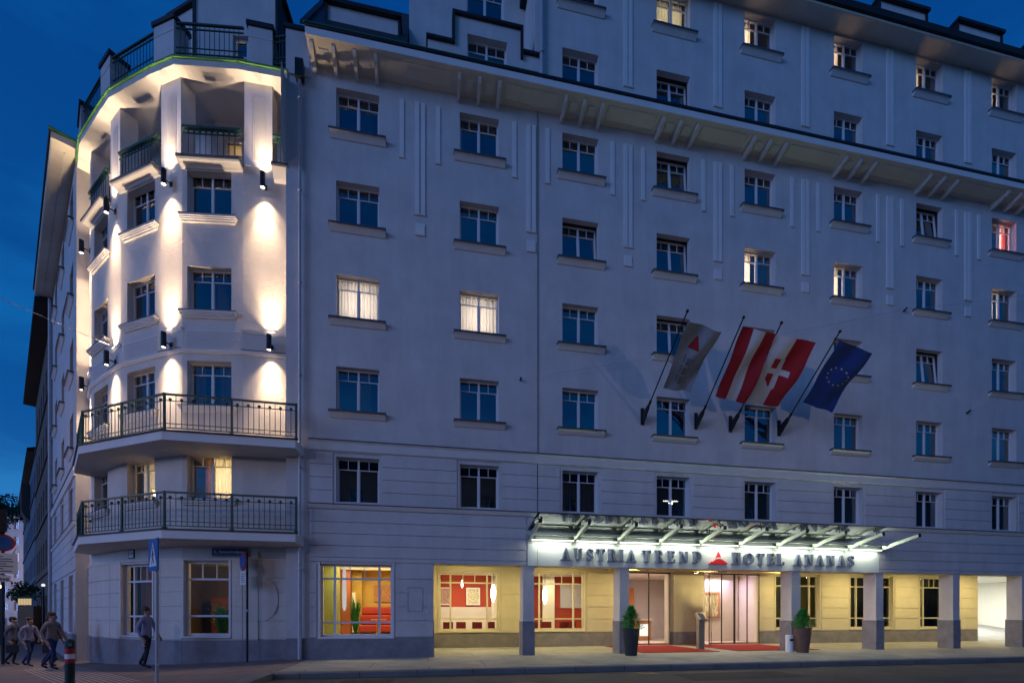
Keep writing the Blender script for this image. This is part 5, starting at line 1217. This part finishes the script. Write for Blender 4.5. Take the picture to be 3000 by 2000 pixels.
# ------------------------------------------------------------------ neighbours
def simple_house(name, fr, L, ztop, floors, col, lab, base=-1.2, w=1.1, h=1.7, pitch=2.6, dep=10, roofh=2.5, ee=.5, lit=(), zoff=1.0, fh=3.4, split=True, darkroof=True):
    B = thing(name, lab, 'building', fr.p(0, 0, base)); st = pmat('stucco_' + lab[:12].replace(' ', '_'), col, .9, bump=.2, var=.12)
    n = max(1, int(L / pitch)); s = (L - n * pitch) / 2 + (pitch - w) / 2; hs = [(s + i * pitch, s + i * pitch + w, zoff + k * fh, zoff + k * fh + h) for k in range(floors) for i in range(n)]
    m = MB(); m.wall(fr, 0, L, base, ztop, hs, st, .22)
    for u in (0, L): m.poly([fr.p(u, 0, base), fr.p(u, -dep, base), fr.p(u, -dep, ztop), fr.p(u, 0, ztop)], st)
    m.poly([fr.p(0, -dep, base), fr.p(L, -dep, base), fr.p(L, -dep, ztop), fr.p(0, -dep, ztop)], st)
    for k in range(1, floors): m.box(fr, 0, L, 0, .08, zoff + k * fh - .5, zoff + k * fh - .38, st)
    m.build('wall', B)
    m = MB(); m.prof(fr, -.2, L + .2, [(-dep, ztop), (ee, ztop), (ee, ztop + .25), (-dep / 2, ztop + roofh), (-dep, ztop + .3)], roofd); m.build('roof', B)
    for j, (a, b, c, d) in enumerate(hs):
        fm = wmesh('frame%g_%g' % (w, h), lambda q: frame_std(q, w, h)); o = link('window', fm, B, fr.p(a, -.22, c), fr.ang)
        q = bpy.data.objects.new('pane', wmesh('pane%g_%g' % (w, h), lambda b_: b_.poly([(.04, .035, .04), (w - .04, .035, .04), (w - .04, .035, h - .04), (.04, .035, h - .04)], glass))); COL.objects.link(q); q.parent = o
        if j in lit: mm = emat('lit_room', (1, .6, .28), .5) if 'lit_room' not in MATS else MATS['lit_room']
        else: mm = roomd
        q = bpy.data.objects.new('room', wmesh('roomf%g_%g_%d' % (w, h, j in lit), lambda b_: b_.poly([(0, .1, 0), (w, .1, 0), (w, .1, h), (0, .1, h)], mm))); COL.objects.link(q); q.parent = o
    return B
def along(t, v=0): return SFR.p(-t, v, 0)[:2]
F1 = FR(along(18.2), SFR.d); simple_house('townhouse', F1, 18.1, 18.3, 5, (.16, .115, .095), 'dark brown old townhouse next to the hotel in the side street', ee=.7, zoff=.9, fh=3.5, roofh=1.5)
F2_ = FR(along(48), SFR.d); simple_house('townhouse', F2_, 29.5, 14.6, 4, (.15, .17, .20), 'bluish grey townhouse further down the side street', ee=.5, zoff=1.0, fh=3.6)
m = MB(); fq = FR(along(30.4, .0), SFR.d); m.box(fq, 0, 2.4, 0.0, .6, 11.2, 13.8, pmat('bay_brown', (.12, .085, .075), .85, bump=.2, var=.15)); m.prof(fq, 0, 2.4, [(0, 10.4), (0, 11.2), (.6, 11.2), (.3, 10.6)], MATS['bay_brown'])
tag(m.build('bay_window', loc=fq.p(1.2, .6, 8)), 'brown bay window jutting out over the side street at the left', 'bay window')
# closing building of the side street
FE = FR((-88.0, 87.6), (.985, -.17)); simple_house('corner_house', FE, 22, 19.6, 7, (.66, .58, .58), 'pale old corner house closing the far end of the side street', dep=12, pitch=2.0, lit=(53,), roofh=2.6, ee=.6, zoff=-.8, fh=2.95, w=.85, h=1.6)
light('house_fill_light', 'POINT', (-68, 72, 8), bpy.data.objects['corner_house'], 1500, (1, .78, .75), shadow_soft_size=.3)  # point light without a lamp, added to lighten the pale house front
FA = FR((-122, 92), (.82, .57)); simple_house('townhouse', FA, 34, 34., 4, (.2, .2, .23), 'dark townhouse with a high roof behind the pale corner house', dep=10, roofh=5)
def tree(x, y, z, h, r, lab, seed, n=1800, group=None, lo=.5, hi=.42):
    t = thing('street_tree', lab, 'tree', (x, y, z), group); m = MB(); rnd = random.Random(seed)
    m.tube((x, y, z), (x, y, z + h * .45), .22, bark, 8, .14)
    for k in range(6):
        a = k * 1.05 + rnd.random(); m.tube((x, y, z + h * (.35 + .03 * k)), (x + r * .7 * math.cos(a), y + r * .7 * math.sin(a), z + h * (.6 + .05 * k)), .09, bark, 6, .03)
    m.build('trunk', t); m = MB(); cl = [(rnd.gauss(0, r * .45), rnd.gauss(0, r * .45), h * (lo + hi * rnd.random()), r * (.28 + .2 * rnd.random())) for _ in range(12)]
    for i in range(n):
        c = cl[i % 12]; d = Vector((rnd.gauss(0, 1), rnd.gauss(0, 1), rnd.gauss(0, .8))).normalized() * c[3] * (.6 + .5 * rnd.random()); p = Vector((x + c[0], y + c[1], z + c[2])) + d
        a = Vector((rnd.gauss(0, 1), rnd.gauss(0, 1), rnd.gauss(0, 1))).normalized(); b = a.orthogonal().normalized(); s = r * .06 + .05
        m.poly([p, p + a * s, p + (a + b) * s * .8, p + b * s], leafd)
    m.build('crown', t, recalc=False)
tree(-50.5, 55.2, -.45, 17.5, 2.6, 'dark leafy tree rising above the roofs at the left edge', 5, lo=.8, hi=.14)
tree(-23.8, 22.0, -.45, 4.2, .9, 'low bushy tree standing behind the lit stall in the side street', 6, 900, lo=.72, hi=.2)
# lit stall and far lamps
t = thing('market_stall', 'small lit stall with pale slatted front far down the side street', 'stall', (-21.7, 19.3, -.45)); fm_ = FR((-22.2, 19.1), (1, -.19))
m = MB(); m.box(fm_, 0, 1.0, -1.2, 0, -.45, 1.95, pmat('stall_wood', (.2, .13, .08), .8)); m.build('body', t)
for k in range(5):
    m = MB(); m.box(fm_, .08 + k * .17, .20 + k * .17, 0, .04, 2.02, 2.42, emat('stall_glow', (.95, .72, .38), .6) if 'stall_glow' not in MATS else MATS['stall_glow']); m.build('lit_slat', t)
m = MB(); m.prof(fm_, -.15, 1.15, [(-1.3, 2.6), (.2, 2.45), (.2, 2.5), (-1.3, 2.7)], leafd); m.build('awning', t)
def farlamp(x, y, z, mat, lab, r=.14):
    t = thing('far_lamp', lab, 'lamp', (x, y, -.45)); m = MB(); m.tube((x, y, -.45), (x, y, z), .05, metal_d, 6); m.build('pole', t); m = MB(); m.ball((x, y, z), r, mat); m.build('lamp_globe', t)
farlamp(-22.2, 17.9, 3.1, lampwarm, 'glowing yellow lamp above the stall in the side street', .09); farlamp(-18.5, 15.7, 3.1, emat('far_white', (.8, .8, .8), 1.2), 'small pale lamp close to the brown townhouse in the side street', .09)
# houses across the road, mirrored in the panes
FO = FR((88, -34), (-1, 0)); simple_house('opposite_house', FO, 110, 16, 4, (.30, .27, .25), 'long row house across the road behind the camera', pitch=4.6, w=1.3, h=2.0, dep=8, roofh=4, zoff=1.2, fh=3.7, lit=(5, 17))

# ------------------------------------------------------------------ people
skin = pmat('skin', (.42, .26, .2), .6, var=.05)
def person(x, y, ang, h, top, bot, hair, lab, stride=.28, arm=.25, carry=None):
    z0 = gz(x); s = h / 1.78
    t = thing('person', lab, 'person', (x, y, z0), 'people walking past the hotel corner')
    V = [(0, 0, .96), (0, 0, 1.10), (0, .01, 1.28), (0, .0, 1.43), (0, .01, 1.52), (0, .03, 1.60), (0, .025, 1.68),
         (.10, 0, .92), (.11, stride * .45, .52), (.11, stride * .55 - .10, .10), (.11, stride * .55 + .09, .04),
         (-.10, 0, .92), (-.11, -stride * .25, .50), (-.11, -stride - .05, .14), (-.11, -stride + .10, .05),
         (.19, 0, 1.42), (.25, -arm * .5, 1.15), (.24, -arm * .55 + .1, .92), (.23, -arm * .45 + .16, .83),
         (-.19, 0, 1.42), (-.25, arm * .45, 1.15), (-.24, arm * 1.0, .94), (-.23, arm * 1.1 + .05, .86)]
    Rr = [(.14, .11), (.13, .10), (.155, .105), (.12, .09), (.055, .055), (.085, .095), (.085, .098), (.095, .1), (.062, .065), (.04, .045), (.035, .05), (.095, .1), (.062, .065), (.04, .045), (.035, .05),
          (.07, .07), (.05, .05), (.036, .036), (.035, .022), (.07, .07), (.05, .05), (.036, .036), (.035, .022)]
    Ed = [(0, 1), (1, 2), (2, 3), (3, 4), (4, 5), (5, 6), (0, 7), (7, 8), (8, 9), (9, 10), (0, 11), (11, 12), (12, 13), (13, 14), (3, 15), (15, 16), (16, 17), (17, 18), (3, 19), (19, 20), (20, 21), (21, 22)]
    # fingers and thumb for both hands
    for hand, sx in ((18, 1), (22, -1)):
        hv = Vector(V[hand])
        for k in range(4):
            b = hv + Vector((0, (k - 1.5) * .017, -.035)); e = b + Vector((-.008 * sx, .006, -.035 - .006 * (1.5 - abs(k - 1.5)))); e2 = e + Vector((-.016 * sx, .004, -.026))
            V += [tuple(b), tuple(e), tuple(e2)]; Rr += [(.0095, .0095), (.009, .009), (.008, .008)]; n = len(V); Ed += [(hand, n - 3), (n - 3, n - 2), (n - 2, n - 1)]
        b = hv + Vector((-.005 * sx, .032, .0)); e = b + Vector((-.01 * sx, .018, -.032)); V += [tuple(b), tuple(e)]; Rr += [(.011, .011), (.009, .009)]; n = len(V); Ed += [(hand, n - 2), (n - 2, n - 1)]
    me = bpy.data.meshes.new('person_body'); me.from_pydata([(a * s, b * s, c * s) for a, b, c in V], Ed, []); me.update()
    o = bpy.data.objects.new('tmp', me); COL.objects.link(o); mod = o.modifiers.new('skin', 'SKIN'); mod.use_smooth_shade = True
    for i, r in enumerate(Rr): me.skin_vertices[0].data[i].radius = (r[0] * s, r[1] * s)
    me.skin_vertices[0].data[0].use_root = True
    sb = o.modifiers.new('sub', 'SUBSURF'); sb.levels = 1; sb.render_levels = 1
    bpy.context.view_layer.update(); m2 = bpy.data.meshes.new_from_object(o.evaluated_get(bpy.context.evaluated_depsgraph_get())); bpy.data.objects.remove(o)
    m2.materials.clear()
    for q in (skin, top, bot, metal_d): m2.materials.append(q)
    for p in m2.polygons:
        c = p.center / s; r = abs(c.x)
        if c.z > 1.50: k = 0
        elif c.z < .11: k = 3
        elif r > .17 and c.z < .93: k = 0
        elif c.z > .93: k = 1
        else: k = 2
        p.material_index = k
    body = link('body', m2, t, (x, y, z0), ang)
    hb = MB(); 
    def put(mb_, nm_):
        q = bpy.data.objects.new(nm_, mb_.mesh(nm_, recalc=False, smooth=True)); COL.objects.link(q); q.parent = body; return q
    hz = 1.665 * s; hb.lathe((0, -.024 * s, hz), [(.096 * s, -.02 * s), (.108 * s, .03 * s), (.098 * s, .07 * s), (.06 * s, .115 * s), (.001, .125 * s)], hair, 14, closed=False); hb.lathe((0, -.038 * s, hz), [(.03 * s, -.09 * s), (.075 * s, -.05 * s), (.088 * s, .03 * s)], hair, 12, closed=False); put(hb, 'hair')
    fb = MB()
    for ex in (-.032, .032): fb.ball((ex * s, .122 * s, 1.635 * s), .011 * s, metal_d, 6)
    fb.hexa([(-.012 * s, .11 * s, 1.59 * s), (.012 * s, .11 * s, 1.59 * s), (.006 * s, .145 * s, 1.592 * s), (-.006 * s, .145 * s, 1.592 * s), (-.008 * s, .11 * s, 1.63 * s), (.008 * s, .11 * s, 1.63 * s), (.003 * s, .125 * s, 1.63 * s), (-.003 * s, .125 * s, 1.63 * s)], skin)
    fb.box(FR((0, 0), (1, 0)), -.022 * s, .022 * s, -.124 * s, -.11 * s, 1.562 * s, 1.568 * s, pmat('lips', (.3, .1, .09), .6))
    for ex in (-1, 1): fb.hexa([(ex * .088 * s, .0, 1.60 * s), (ex * .1 * s, .0, 1.60 * s), (ex * .1 * s, .03 * s, 1.60 * s), (ex * .088 * s, .03 * s, 1.60 * s), (ex * .088 * s, -.01 * s, 1.66 * s), (ex * .106 * s, -.01 * s, 1.66 * s), (ex * .106 * s, .03 * s, 1.66 * s), (ex * .088 * s, .03 * s, 1.66 * s)], skin)
    put(fb, 'face')
    if carry:
        cb = MB(); cb.box(FR((0, 0), (1, 0)), .22 * s, .32 * s, -.26 * s, .06 * s, .48 * s, .76 * s, carry); cb.tube((.26 * s, .1 * s, .76 * s), (.24 * s, .06 * s, .86 * s), .008, carry, 5); q = bpy.data.objects.new('bag', cb.mesh('bag')); COL.objects.link(q); q.parent = body
    return t
def cloth(n, c): return pmat('cloth_' + n, c, .9, var=.15, vscale=6)
navy, grey, lil, dk, wine, beige = cloth('navy', (.03, .045, .12)), cloth('grey', (.11, .11, .13)), cloth('lilac', (.28, .26, .36)), cloth('dark', (.03, .03, .038)), cloth('wine', (.14, .035, .04)), cloth('beige', (.24, .19, .17))
hk = pmat('hair_dark', (.03, .02, .015), .6, var=.2); hbn = pmat('hair_brown', (.09, .05, .03), .6, var=.2)

PPL = [(-5.0, -.4, 95, 1.80, lil, dk, hbn, 'person in a pale lilac shirt walking beside the crossing sign'),
       (-11.6, 4.17, 80, 1.76, grey, dk, hk, 'leftmost walking person, in a grey jacket'),
       (-10.3, 3.0, 100, 1.70, lil, navy, hbn, 'walking person in a lilac top and navy trousers, second from the left'),
       (-10.6, 4.5, -80, 1.78, navy, dk, hk, 'walking person in a navy jacket facing left, third from the left'),
       (-9.4, 2.6, 85, 1.74, wine, dk, hbn, 'walking person in a wine red top near the bollard'),
       (-8.3, 1.0, 92, 1.79, beige, navy, hbn, 'walking person in a beige top before the curtained tower window')]
for i, (x, y, a, h, tp_, bt, hr, lb) in enumerate(PPL):
    person(x, y, R_(-a), h, tp_, bt, hr, lb, .20 + .05 * (i % 3), .18 + .04 * (i % 2), dk if i in (1, 4) else None)
